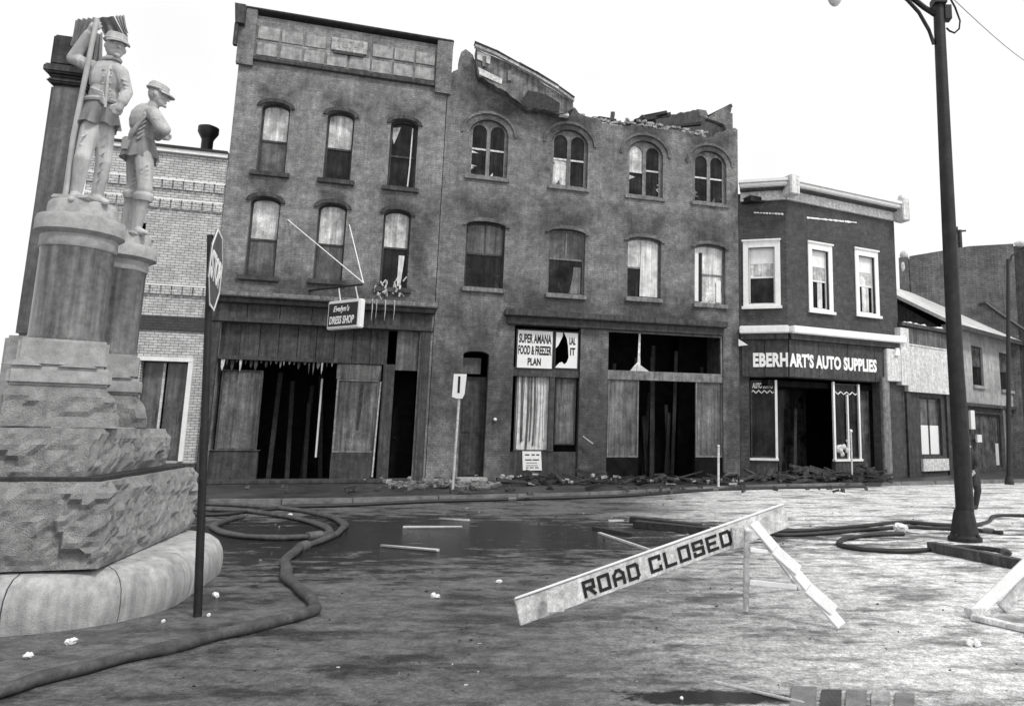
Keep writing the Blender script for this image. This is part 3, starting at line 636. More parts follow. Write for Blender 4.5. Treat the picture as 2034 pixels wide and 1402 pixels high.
for (a, c_, e_, f_) in ((.12, .88, .05, .4), (.12, .42, .46, .95), (.58, .88, .46, .95)):
    w_ = dx1 - dx0; h_ = dz1 - .8 - SW
    MB().box(dx0 + w_ * a, dx0 + w_ * c_, .43, .449, SW + h_ * e_, SW + h_ * f_).build('door_panel', M_DARKTRIM, dr, F1)
MB().box(dx0 + .02, dx1 - .22, .3, .33, F1.z(935, 741), dz1 - .2).build('transom_paper', M_BOARD, b2)
MB().box(dx0 - .1, dx1 + .1, -.3, .3, SW, SW + .12).build('door_step', M_CONC, b2, bevel=.02)
MB().ball(F1.w(*[0, 0, 0]) * 0 + Vector((F1.x(983, 833), -.06, F1.z(983, 833))), .055).build('door_bell', M_WHITE, b2)
# paper signs and poster in the shop window
def sign_panel(F, xl, xr, yt, yb, d, label, lines, holes=None):
    ym = (yt + yb) / 2; x0, x1 = F.x(xl, ym, d), F.x(xr, ym, d); z1, z0 = F.z((xl + xr) / 2, yt, d), F.z((xl + xr) / 2, yb, d)
    e = empty('shop_sign', F.M @ loc((x0, d, z0)), label, 'sign', 'white freezer plan signs'); w, h = x1 - x0, z1 - z0
    pl = MB().solid(holes(w, h) if holes else rect(0, w, 0, h), 0, .02).build('sign_panel', M_SIGNW, e)
    fr = MB().solid(rect(-.05, w + .05, -.05, h + .05), .005, .05, [rect(0.002, w - .002, 0.002, h - .002)]).build('sign_frame', M_BLACK, e)
    for (t, fx, fw, fz, fh) in lines:
        shift(text_mb(t, h * fh, w * fw, .035, .005), (w * fx, -.001, h * fz)).build('lettering', M_LETTER, e)
    return e
sign_panel(F1, 1028, 1097, 657, 731, .06, 'large white sign lettered for a food and freezer plan in the burned shop transom', [('SUPER AMANA', .03, .94, .66, .25), ('FOOD & FREEZER', .02, .96, .35, .25), ('PLAN', .3, .38, .07, .2)])
def torn(w, h): return [(0, 0), (w, 0), (w, h), (w * .36, h), (w * .5, h * .82), (w * .56, h * .62), (w * .6, h * .3), (w * .52, h * .16), (w * .4, h * .1), (w * .3, h * .17), (w * .18, h * .14), (w * .03, h * .04)]
e2 = sign_panel(F1, 1104, 1147, 661, 731, .06, 'smaller white sign with a big burnt hole torn through it beside the freezer plan sign', [('UAL', .6, .3, .66, .22), ('IT', .66, .24, .36, .22)], torn)
w_, h_ = F1.x(1147, 700, .06) - F1.x(1104, 700, .06), F1.z(1125, 661, .06) - F1.z(1125, 731, .06)
MB().solid([(0, h_ * .55), (w_ * .1, h_ * .62), (w_ * .3, h_ * .9), (w_ * .3, h_), (0, h_)], 0.001, .019).build('sign_scrap', M_SIGNW, e2)
po = empty('paper_notice', F1.M @ loc((F1.x(1038, 915, .08), .08, F1.z(1055, 934, .08))), 'small white printed notice leaning under the curtained shop window', 'notice')
pw, ph = F1.x(1074, 915, .08) - F1.x(1038, 915, .08), F1.z(1055, 896, .08) - F1.z(1055, 934, .08)
MB().solid([(0.02, 0), (pw + .05, 0), (pw, ph), (-.02, ph)], 0, .012).build('sheet', M_PAPER, po)
mb = MB()
for zf, hf, segs in ((.78, .07, ((.12, .36), (.48, .66), (.74, .9))), (.52, .06, ((.14, .5), (.55, .9))), (.38, .03, ((.2, .8),)), (.24, .03, ((.2, .85),)), (.12, .05, ((.2, .34), (.4, .62), (.7, .9)))):
    for a, c_ in segs: mb.box(pw * a, pw * c_, -.004, -.001, ph * zf, ph * (zf + hf))
mb.build('print_lines', M_LETTER, po)

# ------------------------------------------------------------------ B0: pale glazed brick building behind the monument
b0 = empty('glazed_brick_building', F1.M, 'low pale glazed brick building with brick bands and a roof vent, behind the monument', 'building')
v0, v1 = F1.x(150, 500), xL - .02; zt0 = F1.z(340, 303)
ox0, ox1 = F1.x(268, 815), F1.x(364, 815); oz1, oz0 = F1.z(320, 717), F1.z(320, 916)
hx0, hx1 = F1.x(270, 452), F1.x(288, 452); hz0, hz1 = F1.z(280, 466), F1.z(280, 441)
MB().solid(rect(v0, v1, SW - .1, zt0), 0.05, .4, [rect(ox0, ox1, oz0, oz1), rect(hx0, hx1, hz0, hz1)]).build('front_wall', M_B0, b0)
shell(b0, F1, v0, v1, SW - .1, zt0 - .1, 9)
MB().box(v0 - .05, v1 - .01, -.06, .42, zt0 + .001, zt0 + .12).build('coping', M_WHITE, b0)
MB().box(v0 - .08, v1 - .01, -.1, .45, zt0 + .122, zt0 + .2).build('coping_flashing', M_BLACK, b0)
for y in (368, 407, 578):
    z_ = F1.z(350, y); nb_ = int((v1 - v0) / .26)
    sc = MB().box(v0, v1, .0, .048, z_ + .14, z_ + .18).build('string_course', M_WHITE, b0)
    for i in range(nb_):
        a = v0 + (v1 - v0) * i / nb_
        MB().box(a + .02, a + (v1 - v0) / nb_ - .02, -.0 - random.uniform(0, .02), .048, z_ - .12, z_ + .138).build('brick', M_B0, sc, F1)
MB().box(v0, v1 - .004, .01, .047, F1.z(340, 657), F1.z(340, 628)).build('dark_tile_band', M_B0D, b0)
MB().box(v0, v1, -.02, .047, SW - .1, oz0 - .06).build('plinth', M_DARKTRIM, b0)
MB().box(ox0 - .12, ox1 + .12, -.02, .3, oz1 + .002, oz1 + .12).build('lintel', M_WHITE, b0)
MB().box(ox1 + .002, ox1 + .12, -.01, .3, oz0, oz1).build('door_jamb', M_WHITE, b0)
for k in range(2):
    a = ox0 + (ox1 - ox0) * (.02 + .5 * k); w_ = (ox1 - ox0) * .46
    dd = MB().box(a, a + w_, .3, .36, oz0, oz1 - .02).build('door_leaf', M_GGLASS, b0)
    MB().box(a + w_ - .06, a + w_, .26, .298, oz0, oz1 - .02).build('door_stile', M_GTRIM if k else M_DWHITE, dd, F1)
    MB().bar((a + w_ - .15, .25, oz0 + 1.1), (a + w_ - .15, .25, oz0 + 1.4), .03, .03).build('handle', M_STEEL, dd, F1)
MB().box(hx0, hx1, .2, .25, hz0, hz1).build('vent_opening', M_INT, b0)
vx, vz = F1.x(411, 290, 2.0), F1.z(411, 300, 2.0)
MB().lathe([(.17, vz - 1.5), (.17, vz + .35), (.2, vz + .42), (.3, vz + .6), (.3, vz + .78), (.12, vz + .86)], (vx, 2.0), 20).build('roof_vent', M_BLACK, b0, smooth=True)

# ------------------------------------------------------------------ B3: auto supply store on the bend of the street
cA = F1.w(y1_ + .02, .05, 0)
F3a = Frame(cA[:2], -13.0)
xa1 = F3a.x(1567, 800)
cB = F3a.w(xa1, 0, 0)
F3 = Frame(cB[:2], 29.0)
b3 = empty('corner_store_building', F3.M, 'dark two storey store with white cornice and white framed windows at the bend', 'building')
xb1 = F3.x(1782, 600); zc3 = F3.z(1670, 418); ztop3 = F3.z(1670, 376, -.45)
def op3(F, xl, xr, ym, yt, yb): return opening(F, xl, xr, ym, yt, yb)
wA = op3(F3a, 1487, 1539, 545, 492, 604); wB = op3(F3, 1613, 1645, 553, 498, 614); wC = op3(F3, 1706, 1737, 565, 510, 622)
zb3 = F3.z(1570, 645, -.35); zb3b = F3.z(1570, 660, -.35); zsg = F3.z(1620, 752); zst = F3.z(1570, 690)
pA = F3a.x(1488, 830); pB = F3.x(1748, 830)
MB().solid([(0, SW - .1), (pA, SW - .1), (pA, zsg), (xa1, zsg), (xa1, zc3 + .3), (0, zc3 + .3)], 0, .35, [rect(*wA[:4])]).build('front_wall', M_B3, b3, F3a)
MB().solid([(0.001, zsg), (pB, zsg), (pB, SW - .1), (xb1, SW - .1), (xb1, zc3 + .3), (0.001, zc3 + .3)], 0, .35, [rect(*wB[:4]), rect(*wC[:4])]).build('front_wall', M_B3, b3, F3)
mb = MB(); mb.box(xb1 - .3, xb1, .36, 9, SW - .1, zc3 + .2); mb.box(-2.5, xb1 - .31, 8.7, 9, SW - .1, zc3 + .2); mb.build('side_wall', M_B3, b3)
MB().box(-1.2, xb1 - .31, .5, 8.6, zc3 - .1, zc3 + .1).build('roof', M_IRON, b3)
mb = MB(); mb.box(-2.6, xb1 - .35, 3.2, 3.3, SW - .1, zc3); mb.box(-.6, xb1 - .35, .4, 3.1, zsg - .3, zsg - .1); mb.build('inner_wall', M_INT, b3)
for (F, a, c_) in ((F3a, .1, xa1), (F3, 0, xb1)):
    e0 = .0
    MB().box(a, c_ + (.1 if F is F3 else .02), -.1, -.003, zc3 - .02, zc3 + (ztop3 - zc3) * .5).build('frieze', M_DWHITE, b3, F)
    MB().box(a, c_ + (.12 if F is F3 else .05), -.3, -.003, zc3 + (ztop3 - zc3) * .5, zc3 + (ztop3 - zc3) * .62).build('cornice_bed', M_TRIM, b3, F)
    k = MB().box(a, c_ + (.2 if F is F3 else .1), -.5, .2, zc3 + (ztop3 - zc3) * .62 + .001, ztop3 - .1).build('cornice', M_WHITE, b3, F, bevel=.04)
    MB().box(a - .02, c_ + (.25 if F is F3 else .12), -.56, .2, ztop3 - .098, ztop3).build('cornice_lip', M_WHITE, k, F)
    # shop cornice
    MB().box(a - (.05 if F is F3a else 0), c_ + (.1 if F is F3 else .06), -.35, -.003, zb3b, zb3).build('shop_cornice', M_WHITE, b3, F, bevel=.03)
    MB().box(a, c_ + .02, -.2, -.003, zb3b - .2, zb3b - .002).build('cornice_bed', M_TRIM, b3, F)
    n_ = 4 if F is F3 else 2
    for i in range(n_):
        q = a + (c_ - a) * i / n_; q2 = a + (c_ - a) * (i + 1) / n_
        MB().box(q + .01, q2 - .012, -.06, -.003, zsg + .02, zb3b - .21).build('sign_board', M_DARKTRIM, b3, F)
mb = MB(); mb.box(xb1 - .1, xb1 + .28, -.6, -.1, zc3 - .1, ztop3 + .15); mb.ball((xb1 + .09, -.35, ztop3 + .22), .14); mb.build('corner_block', M_DWHITE, b3, bevel=.03)
mb = MB(); mb.box(-.2, .22, -.58, -.1, zc3 + .05, ztop3 + .12); mb.build('corner_block', M_DWHITE, b3, bevel=.03)
MB().solid([(.02, zb3b - .45), (.35, zb3b - .42), (.02, zb3b - .2)], -.32, -.21).build('corbel', M_WHITE, b3, F3a)
MB().solid([(xb1 - .55, zb3b - .5), (xb1 - .3, zb3b - .5), (xb1 - .3, zb3b - .21), (xb1 - .45, zb3b - .21)], -.3, -.205).build('corbel', M_WHITE, b3, F3)
def cased(b, F, op, up, lo, curtain=None):
    x0, x1, z0, z1, _ = op; w = sash_window(b, F, op, up, lo, fr=M_WHITE, sill=None, rec=.1, fw=.05, split=.48)
    c = .2
    MB().solid(rect(x0 - c, x1 + c, z0 - c * .6, z1 + c * 1.3), -.05, -.002, [rect(x0 - .002, x1 + .002, z0 - .002, z1 + .002)]).build('casing', M_WHITE, w, F, bevel=.012)
    MB().box(x0 - c - .05, x1 + c + .05, -.12, -.052, z0 - c * .6 - .06, z0 - c * .6 + .04).build('sill', M_WHITE, w, F)
    MB().box(x0 - c - .04, x1 + c + .04, -.1, -.052, z1 + c * 1.2, z1 + c * 1.5).build('head_moulding', M_WHITE, w, F)
    if curtain:
        for (a, e_) in curtain: MB().box(x0 + (x1 - x0) * a, x0 + (x1 - x0) * e_, .11, .118, z0 + .06, z0 + (z1 - z0) * .46).build('curtain', M_CURT, w, F)
    MB().box(x0 + .06, x1 - .06, .115, .125, z0 + (z1 - z0) * .72, z1 - .06).build('shade', M_WHITE, w, F)
cased(b3, F3a, wA, M_PALEPANE, M_GLASS); cased(b3, F3, wB, M_PALEPANE, M_GLASS, [(.42, .72)]); cased(b3, F3, wC, M_PALEPANE, M_GLASS, [(.3, .72)])
# thin white streak of ice high on the wall
mb = MB()
for (F, px, py) in [(F3a, x_, 423 + (x_ - 1500) * .05) for x_ in range(1500, 1560, 6)] + [(F3, x_, 433 + (x_ - 1603) * .1) for x_ in range(1604, 1700, 5)]:
    a = F.at(px, py); q = F3.M.inverted() @ F.w(a[0], -.02, a[1]); mb.ball(q, (random.uniform(.05, .13), .02, random.uniform(.02, .05)), n=6)
o = mb.build('ice_streak', M_WHITE, b3); o['kind'] = 'stuff'
# lettering on the sign board: two runs that follow the bend
tl = F3a.at(1496, 729, -.06); a0 = (tl[0], tl[1])
hcap = F3a.z(1496, 701, -.06) - tl[1]
shift(text_mb("EBERH", hcap, F3a.x(1567, 716, -.06) - tl[0] - .03, .045, .02, space=1.05), (tl[0], -.062, tl[1])).build('sign_lettering', M_WLETTER, b3, F3a)
xe = F3.x(1741, 735, -.06); zl = tl[1]
shift(text_mb("ART'S AUTO SUPPLIES", hcap, xe, .045, .02, space=1.05), (.0, -.062, zl)).build('sign_lettering', M_WLETTER, b3, F3)
# shop front
def post(b, F, xpt, ypt, xpb, ypb, d, w, m, name): 
    a = F.at(xpt, ypt, d); c_ = F.at(xpb, ypb, d); x_ = (a[0] + c_[0]) / 2
    return MB().box(x_ - w / 2, x_ + w / 2, d - w / 2, d + w / 2, min(a[1], c_[1]), max(a[1], c_[1])).build(name, m, b, F)
lw, l0, l1, lz0, lz1 = board(b3, F3a, 1494, 1538, 758, 906, M_GLASS, .2, fr=M_DARKTRIM)
MB().box(l1 + .04, l1 + .12, .1, .2, lz0 - .1, lz1 + .05).build('window_post', M_WHITE, b3, F3a)
MB().box(l0 - .08, l1 + .14, .05, .2, lz0 - .14, lz0 - .06).build('window_sill', M_WHITE, b3, F3a)
MB().box(pA + .005, l1 + .1, .1, .3, SW, lz0 - .142).build('stall_riser', M_TRIM, b3, F3a)
shift(text_mb('AUTO SUPPLI', .2, l1 - l0 - .06, .03, .004), (l0 + .02, .185, lz1 - .24)).build('window_lettering', M_WLETTER, b3, F3a)
def scallop(F, x0, x1, z, d, n=4):
    p = [(x0 + (x1 - x0) * i / (n * 4), d, z + .05 * sin(i * pi / 2)) for i in range(n * 4 + 1)]
    MB().tube(p, .022, 5).build('scalloped_trim', M_WLETTER, b3, F)
scallop(F3a, l0, l1, lz1 - .36, .18)
rw3, m0, m1, mz0, mz1 = board(b3, F3, 1656, 1702, 765, 908, M_GLASS, .2, fr=M_DARKTRIM)
for xx, wq, zz in ((m0 - .04, .08, mz1 + .1), ((m0 * .45 + m1 * .55), .06, mz1 - .35), (m1 + .06, .07, mz1 + .05)):
    MB().box(xx - wq / 2, xx + wq / 2, .1, .18, mz0 - .06, zz).build('window_post', M_WHITE, b3)
MB().box(m0 - .1, m1 + .12, .05, .2, mz0 - .14, mz0 - .06).build('window_sill', M_WHITE, b3)
MB().box(m0 - .06, m1 + .1, .1, .3, SW, mz0 - .142).build('stall_riser', M_TRIM, b3)
scallop(F3, m0, m1, mz1 - .3, .18)
mb = MB()
for i in range(16): mb.ball((random.uniform(m0 + .1, m0 + .65), .19, mz0 + random.uniform(.05, .6)), random.uniform(.04, .11), n=6)
mb.build('window_display', M_DWHITE, b3)
MB().box(pB - 1.0, pB - .05, .5, .55, SW, zsg - .15).build('shop_door', M_GGLASS, b3)
MB().box(xa1 * 0 + .3, m0 - .2, 1.5, 1.56, SW, zsg - .12).build('entry_glass', M_GLASS, b3)
MB().box(pB + .02, pB + .42, -.16, -.003, SW, zsg + .2).build('pilaster', M_GTRIM, b3, bevel=.02)
MB().box(pB + .25, xb1 - .05, -.22, -.003, zsg + .05, zb3b - .25).build('pilaster_head', M_DWHITE, b3, bevel=.02)

# ------------------------------------------------------------------ B4, B5, B6: right-hand end of the street
cC = F3.w(xb1 + .03, .1, 0)
F4 = Frame(cC[:2], 40.0)
b4 = empty('one_storey_shop', F4.M, 'narrow one storey shop with a blank white sign board next to the auto store', 'building')
x41 = F4.x(1890, 800); zt4 = F4.z(1840, 658)
sh0, sh1 = F4.x(1830, 870), F4.x(1872, 870); shz0, shz1 = F4.z(1850, 905), F4.z(1850, 790)
MB().solid(rect(0, x41, SW - .1, zt4), 0, .3, [rect(sh0, sh1, shz0, shz1)]).build('front_wall', M_TRIM, b4)
shell(b4, F4, 0, x41, SW - .1, zt4 - .05, 6)
sb = MB().box(F4.x(1797, 730), F4.x(1882, 735), -.15, -.003, F4.z(1840, 775), F4.z(1840, 692)).build('sign_board', M_DWHITE, b4, bevel=.01)
q = [F4.x(1797, 730), F4.x(1882, 735), F4.z(1840, 775), F4.z(1840, 692)]
MB().solid(rect(q[0] - .09, q[1] + .09, q[2] - .12, q[3] + .06), -.18, -.01, [rect(q[0] + .002, q[1] - .002, q[2] + .002, q[3] - .002)]).build('sign_frame', M_DWHITE, b4)
MB().box(-.25, q[0] - .1, -.3, -.003, q[2] + .1, zt4 - .1).build('corner_board', M_DWHITE, b4)
MB().box(q[0], q[1], -.14, -.003, q[3] + .08, zt4 - .02).build('upper_board', M_BOARD, b4)
ws = MB().solid(rect(sh0, sh1, shz0, shz1), .1, .18, [rect(sh0 + .06, (sh0 + sh1) / 2 - .04, shz0 + .06, shz1 - .06), rect((sh0 + sh1) / 2 + .04, sh1 - .06, shz0 + .06, shz1 - .06)]).build('shop_window', M_DARKTRIM, b4)
for a, c_ in ((sh0 + .055, (sh0 + sh1) / 2 - .035), ((sh0 + sh1) / 2 + .035, sh1 - .055)):
    MB().box(a, c_, .13, .14, shz0 + .05, shz0 + (shz1 - shz0) * .52).build('pane', M_SIGNW, ws, F4)
    MB().box(a, c_, .13, .14, shz0 + (shz1 - shz0) * .52, shz1 - .05).build('pane', M_GGLASS, ws, F4)
MB().box(sh0 - .1, sh1 + .25, -.1, -.003, F4.z(1850, 935), shz0 - .12).build('stall_riser', M_DWHITE, b4)
for yy in (F4.x(1797, 800), sh1 + .3): MB().box(yy, yy + .3, -.1, -.002, SW, q[2] - .15).build('pilaster', M_DARKTRIM, b4)
mb = MB()
for i in range(14):
    a = F4.at(1792 + i * 5.5, 643 + i * .9 + random.uniform(-2, 2)); mb.ball((a[0], -.1, a[1]), (.14, .1, random.uniform(.04, .1)), n=6)
o = mb.build('snow_on_ledge', M_WHITE, b4); o['kind'] = 'stuff'
MB().box(-.1, x41, -.3, .3, zt4 + .002, zt4 + .14).build('coping', M_DARKTRIM, b4)
c5 = F4.w(x41 + .05, .0, 0)
F5 = Frame(c5[:2], 46.0)
b5 = empty('pale_house', F5.M, 'pale two storey building with light sloping roof over dark ground floor shops', 'building')
x51 = F5.x(2100, 740); ze = F5.z(1925, 655); zf = F5.z(1925, 800)
wv = [opening(F5, 1931, 1953, 728, 688, 766), opening(F5, 1986, 2009, 738, 702, 775)]
gs = [(F5.x(1926, 880), F5.x(1990, 880)), (F5.x(2008, 880), F5.x(2060, 880))]
gz0, gz1 = F5.z(1960, 930), F5.z(1960, 822)
MB().solid(rect(0, x51, zf, ze), 0, .3, [rect(*w[:4]) for w in wv]).build('upper_wall', M_B5, b5)
MB().solid(rect(0, x51, SW - .1, zf - .15), 0.02, .3, [rect(a, c_, gz0, gz1) for a, c_ in gs]).build('shop_wall', M_DARKTRIM, b5)
MB().box(-.05, x51, -.15, .3, zf - .148, zf - .002).build('belt_course', M_TRIM, b5)
for w in wv: sash_window(b5, F5, w, M_GGLASS, M_GLASS, fr=M_DARKTRIM, rec=.1, sill=M_B5, sill_w=.02, fw=.05)
for i, (a, c_) in enumerate(gs):
    w = MB().solid(rect(a, c_, gz0, gz1), .1, .2, [rect(a + .07, c_ - .07, gz0 + .07, gz1 - .07)]).build('shop_window', M_DARKTRIM, b5)
    MB().box(a + .06, c_ - .06, .14, .15, gz0 + .06, gz1 - .06).build('pane', M_GGLASS, w, F5)
    MB().box(c_ - .5, c_ - .12, .12, .132, gz0 + .1, gz0 + 1.1).build('display_card', M_DWHITE, w, F5)
MB().box(gs[0][1] + .1, gs[0][1] + .4, -.1, .018, SW, zf - .15).build('pilaster', M_GTRIM, b5)
rdg = F5.at(1787, 574, 4.2)[1]; dep = 4.2
mb = MB(); e_ = -.5; zz = ze - .05
mb.faces([(-.3, e_, zz), (x51, e_, zz), (x51, dep, rdg), (-.3, dep, rdg), (-.3, e_, zz - .16), (x51, e_, zz - .16), (x51, dep, rdg - .16), (-.3, dep, rdg - .16)], [(0, 1, 2, 3), (7, 6, 5, 4), (0, 4, 5, 1), (1, 5, 6, 2), (2, 6, 7, 3), (3, 7, 4, 0)])
mb.build('roof', M_ROOF, b5)
mb = MB(); mb.faces([(-.3, dep + .02, rdg), (x51, dep + .02, rdg), (x51, 2 * dep + .5, zz), (-.3, 2 * dep + .5, zz)], [(0, 1, 2, 3)]); mb.build('roof', M_ROOF, b5)
MB().box(-.31, x51, e_ - .08, e_ - .002, zz - .22, zz - .02).build('eave_gutter', M_DARKTRIM, b5)
mb = MB(); v_ = [(0, .31, SW), (0, 8.4, SW), (0, 8.4, zz - .2), (0, dep, rdg - .2), (0, .31, zz - .1)]
mb.faces(v_ + [(.3, y, z) for (_, y, z) in v_], [(0, 1, 2, 3, 4), (9, 8, 7, 6, 5)] + [(i, (i + 1) % 5, (i + 1) % 5 + 5, i + 5) for i in range(5)]); mb.build('gable_wall', M_DARKTRIM, b5)
c6 = F5.w(3, 12, 0)
F6 = Frame(c6[:2], -24.0)
b6 = empty('blank_wall_building', F6.M, 'big grey building with a blank side wall rising behind the pale roofed house', 'building')
k0, k1 = F6.x(1806, 540), F6.x(2013, 540)
MB().solid([(k0, 0), (k1, 0), F6.at(2013, 484), F6.at(1925, 489), F6.at(1806, 509)], 0, 8).build('wall', M_B6, b6)
MB().box(k0 - .5, k0 - .01, -.1, .5, 2, F6.z(1796, 512)).build('chimney', M_B6, b6)
mb = MB(); mb.ball((k0 - .25, .2, F6.z(1796, 506)), (.22, .2, .28)); mb.ball((k0 - .3, .0, F6.z(1796, 530)), (.15, .15, .35)); mb.build('chimney_cap', M_DWHITE, b6)
for i, px in enumerate((1901, 1908)):
    a = F6.at(px, 492); t_ = F6.z(px, 446 + i * 6); MB().tube([(a[0], .5, a[1] - .2), (a[0], .5, t_)], .09, 8).build('roof_pipe', M_DARKTRIM, b6)
a = F6.at(1904, 455); MB().bar((a[0] - .35, .5, a[1]), (a[0] + .35, .5, a[1]), .08, .08).build('pipe_brace', M_DARKTRIM, b6)
f6b = MB().box(k1 + .01, k1 + 6, .3, 7, 0, F6.z(2013, 486)).build('front_wing', M_TRIM, b6)
mb = MB(); a = F6.at(1948, 603, -.1)
p = [F6.at(x_, y_, -.1) for x_, y_ in ((1944, 605), (1958, 602), (1985, 622), (2034, 655), (2080, 690))]
mb.tube([(q_[0], -.1, q_[1]) for q_ in p], .09, 6); mb.build('cable', M_BLACK, b6)

# ------------------------------------------------------------------ the soldiers' monument
C0 = Vector((-4.78, 6.85))
FM = Frame((C0.x, C0.y), 17.0)
mon = empty('soldiers_monument', FM.M, 'granite soldiers monument with rough stone blocks, dark polished columns and rounded base', 'monument')
def rblock(x0, x1, y0, y1, z0, z1, name, m, amt=.03, cuts=5, batter=0.0, turn=0.0, splay=0.0):
    """rock-faced block: dense grid on every face, split into chiselled facets"""
    from mathutils import noise as nz
    stp = .045; mb = MB(); n = [max(2, int((b_ - a_) / stp)) for a_, b_ in ((x0, x1), (y0, y1), (z0, z1))]; V_ = {}
    def vert(i, j, k):
        if (i, j, k) not in V_: V_[(i, j, k)] = mb.b.verts.new((x0 + (x1 - x0) * i / n[0], y0 + (y1 - y0) * j / n[1], z0 + (z1 - z0) * k / n[2]))
        return V_[(i, j, k)]
    for ax in range(3):
        a_, b_ = [q for q in range(3) if q != ax]
        for e in (0, n[ax]):
            for p_ in range(n[a_]):
                for q_ in range(n[b_]):
                    c = []
                    for dp, dq in ((0, 0), (1, 0), (1, 1), (0, 1)):
                        t = [0, 0, 0]; t[ax] = e; t[a_] = p_ + dp; t[b_] = q_ + dq; c.append(vert(*t))
                    mb.b.faces.new(c)
    bmesh.ops.recalc_face_normals(mb.b, faces=mb.b.faces[:]); mb.b.normal_update()
    cx_, cy_ = (x0 + x1) / 2, (y0 + y1) / 2; off = Vector((x0 * 3.1, y1 * 1.7, z0 * 5.3))
    R = Matrix.Rotation(turn, 3, 'Z'); new = []
    for v in mb.b.verts:
        p = v.co.copy(); q = p + off; q2 = Vector((q.x, q.y, q.z * 1.4)) * 2.5
        dd, pts_ = nz.voronoi(q2); c = pts_[0]; h = nz.random_unit_vector if False else None
        tilt = Vector((nz.noise(c * 7.1), nz.noise(c * 7.1 + Vector((9, 3, 5))), nz.noise(c * 5.3 + Vector((2, 8, 1)))))
        f_ = tilt.dot(q2 - c) * 1.5 + nz.noise(c * 3.7 + Vector((4, 4, 4))) * .9
        k = f_ * .75 + nz.noise(q * 11) * .35 + nz.noise(q * 24) * .2
        ed = min(p.z - z0, z1 - p.z); bulge = min(1, ed / .09)
        t = (p.z - z0) / (z1 - z0)
        sc_ = 1 - batter * t / max(.2, (x1 - x0) / 2)
        o_ = Vector((cx_ + (p.x - cx_) * sc_, cy_ + (p.y - cy_) * sc_, p.z))
        if splay: o_.x += splay * max(0, 1 - t) ** 1.5 * (p.x > cx_) * (p.x - cx_) / (x1 - cx_)
        if abs(v.normal.z) < .85: o_ += Vector((v.normal.x, v.normal.y, 0)) * (amt * (k * 1.25 + .35) * bulge)
        else: o_.z += nz.noise(q * 6) * .006
        if turn: o_ = Vector((cx_, cy_, 0)) + R @ (o_ - Vector((cx_, cy_, 0)))
        new.append(o_)
    for v, o_ in zip(mb.b.verts, new): v.co = o_
    return mb.build(name, m, mon, smooth=False)
SZ = 2.84
# rounded base slab in segments
def rsq(h, r, n=10):
    out = []
    for (cx_, cy_, a0_) in ((h - r, -(h - r), -pi / 2), (h - r, h - r, 0), (-(h - r), h - r, pi / 2), (-(h - r), -(h - r), pi)):
        out += [(cx_ + r * cos(a0_ + pi / 2 * i / n), cy_ + r * sin(a0_ + pi / 2 * i / n)) for i in range(n + 1)]
    return out
hb = SZ / 2 + .26; ctr = (-SZ / 2 + .12, SZ / 2 + .14)
prof = [(.09, 0.0), (.105, .08), (.11, .18), (.095, .28), (.05, .365), (-.03, .425), (-.14, .452), (-.24, .46), (-1.2, .46)]
ring = [[(ctr[0] + x, ctr[1] + y, z) for x, y in rsq(hb + o_, max(.95 + o_, .02))] for o_, z in prof]
nn_ = len(ring[0]); seg = [0, 5, 12, 21, 27, 33, 38, nn_]
for a, c_ in zip(seg, seg[1:]):
    mb = MB(); idx = [i % nn_ for i in range(a, c_ + 1)]
    vv = [[mb.b.verts.new(ring[j][i]) for i in idx] for j in range(len(prof))]
    for A, B_ in zip(vv, vv[1:]):
        for k in range(len(idx) - 1): mb.b.faces.new((A[k], A[k + 1], B_[k + 1], B_[k]))
    cen = sum((v.co for v in mb.b.verts), Vector()) / len(mb.b.verts)
    for v in mb.b.verts:
        if v.co.z < 5: v.co += (Vector((cen.x, cen.y, v.co.z)) - v.co).normalized() * .006
    for l in (0, -1): mb.b.faces.new([vv[j][l] for j in range(len(prof))]) if l == 0 else mb.b.faces.new([vv[j][l] for j in range(len(prof) - 1, -1, -1)])
    mb.build('base_stone', M_CONC, mon, smooth=True)
rblock(-SZ, 0, 0, SZ, .475, 1.21, 'lower_block', M_ROCK, .075, 7, .03)
for a_, b_, q_ in ((.447, .475, .07), (1.205, 1.245, .10)):
    MB().box(-SZ + q_, -q_, q_, SZ - q_, a_, b_).build('mortar_joint', M_CHAR, mon)
rblock(-SZ + .28, -.28, .28, SZ - .28, 1.24, 1.675, 'upper_block', M_ROCK, .08, 7, .02)
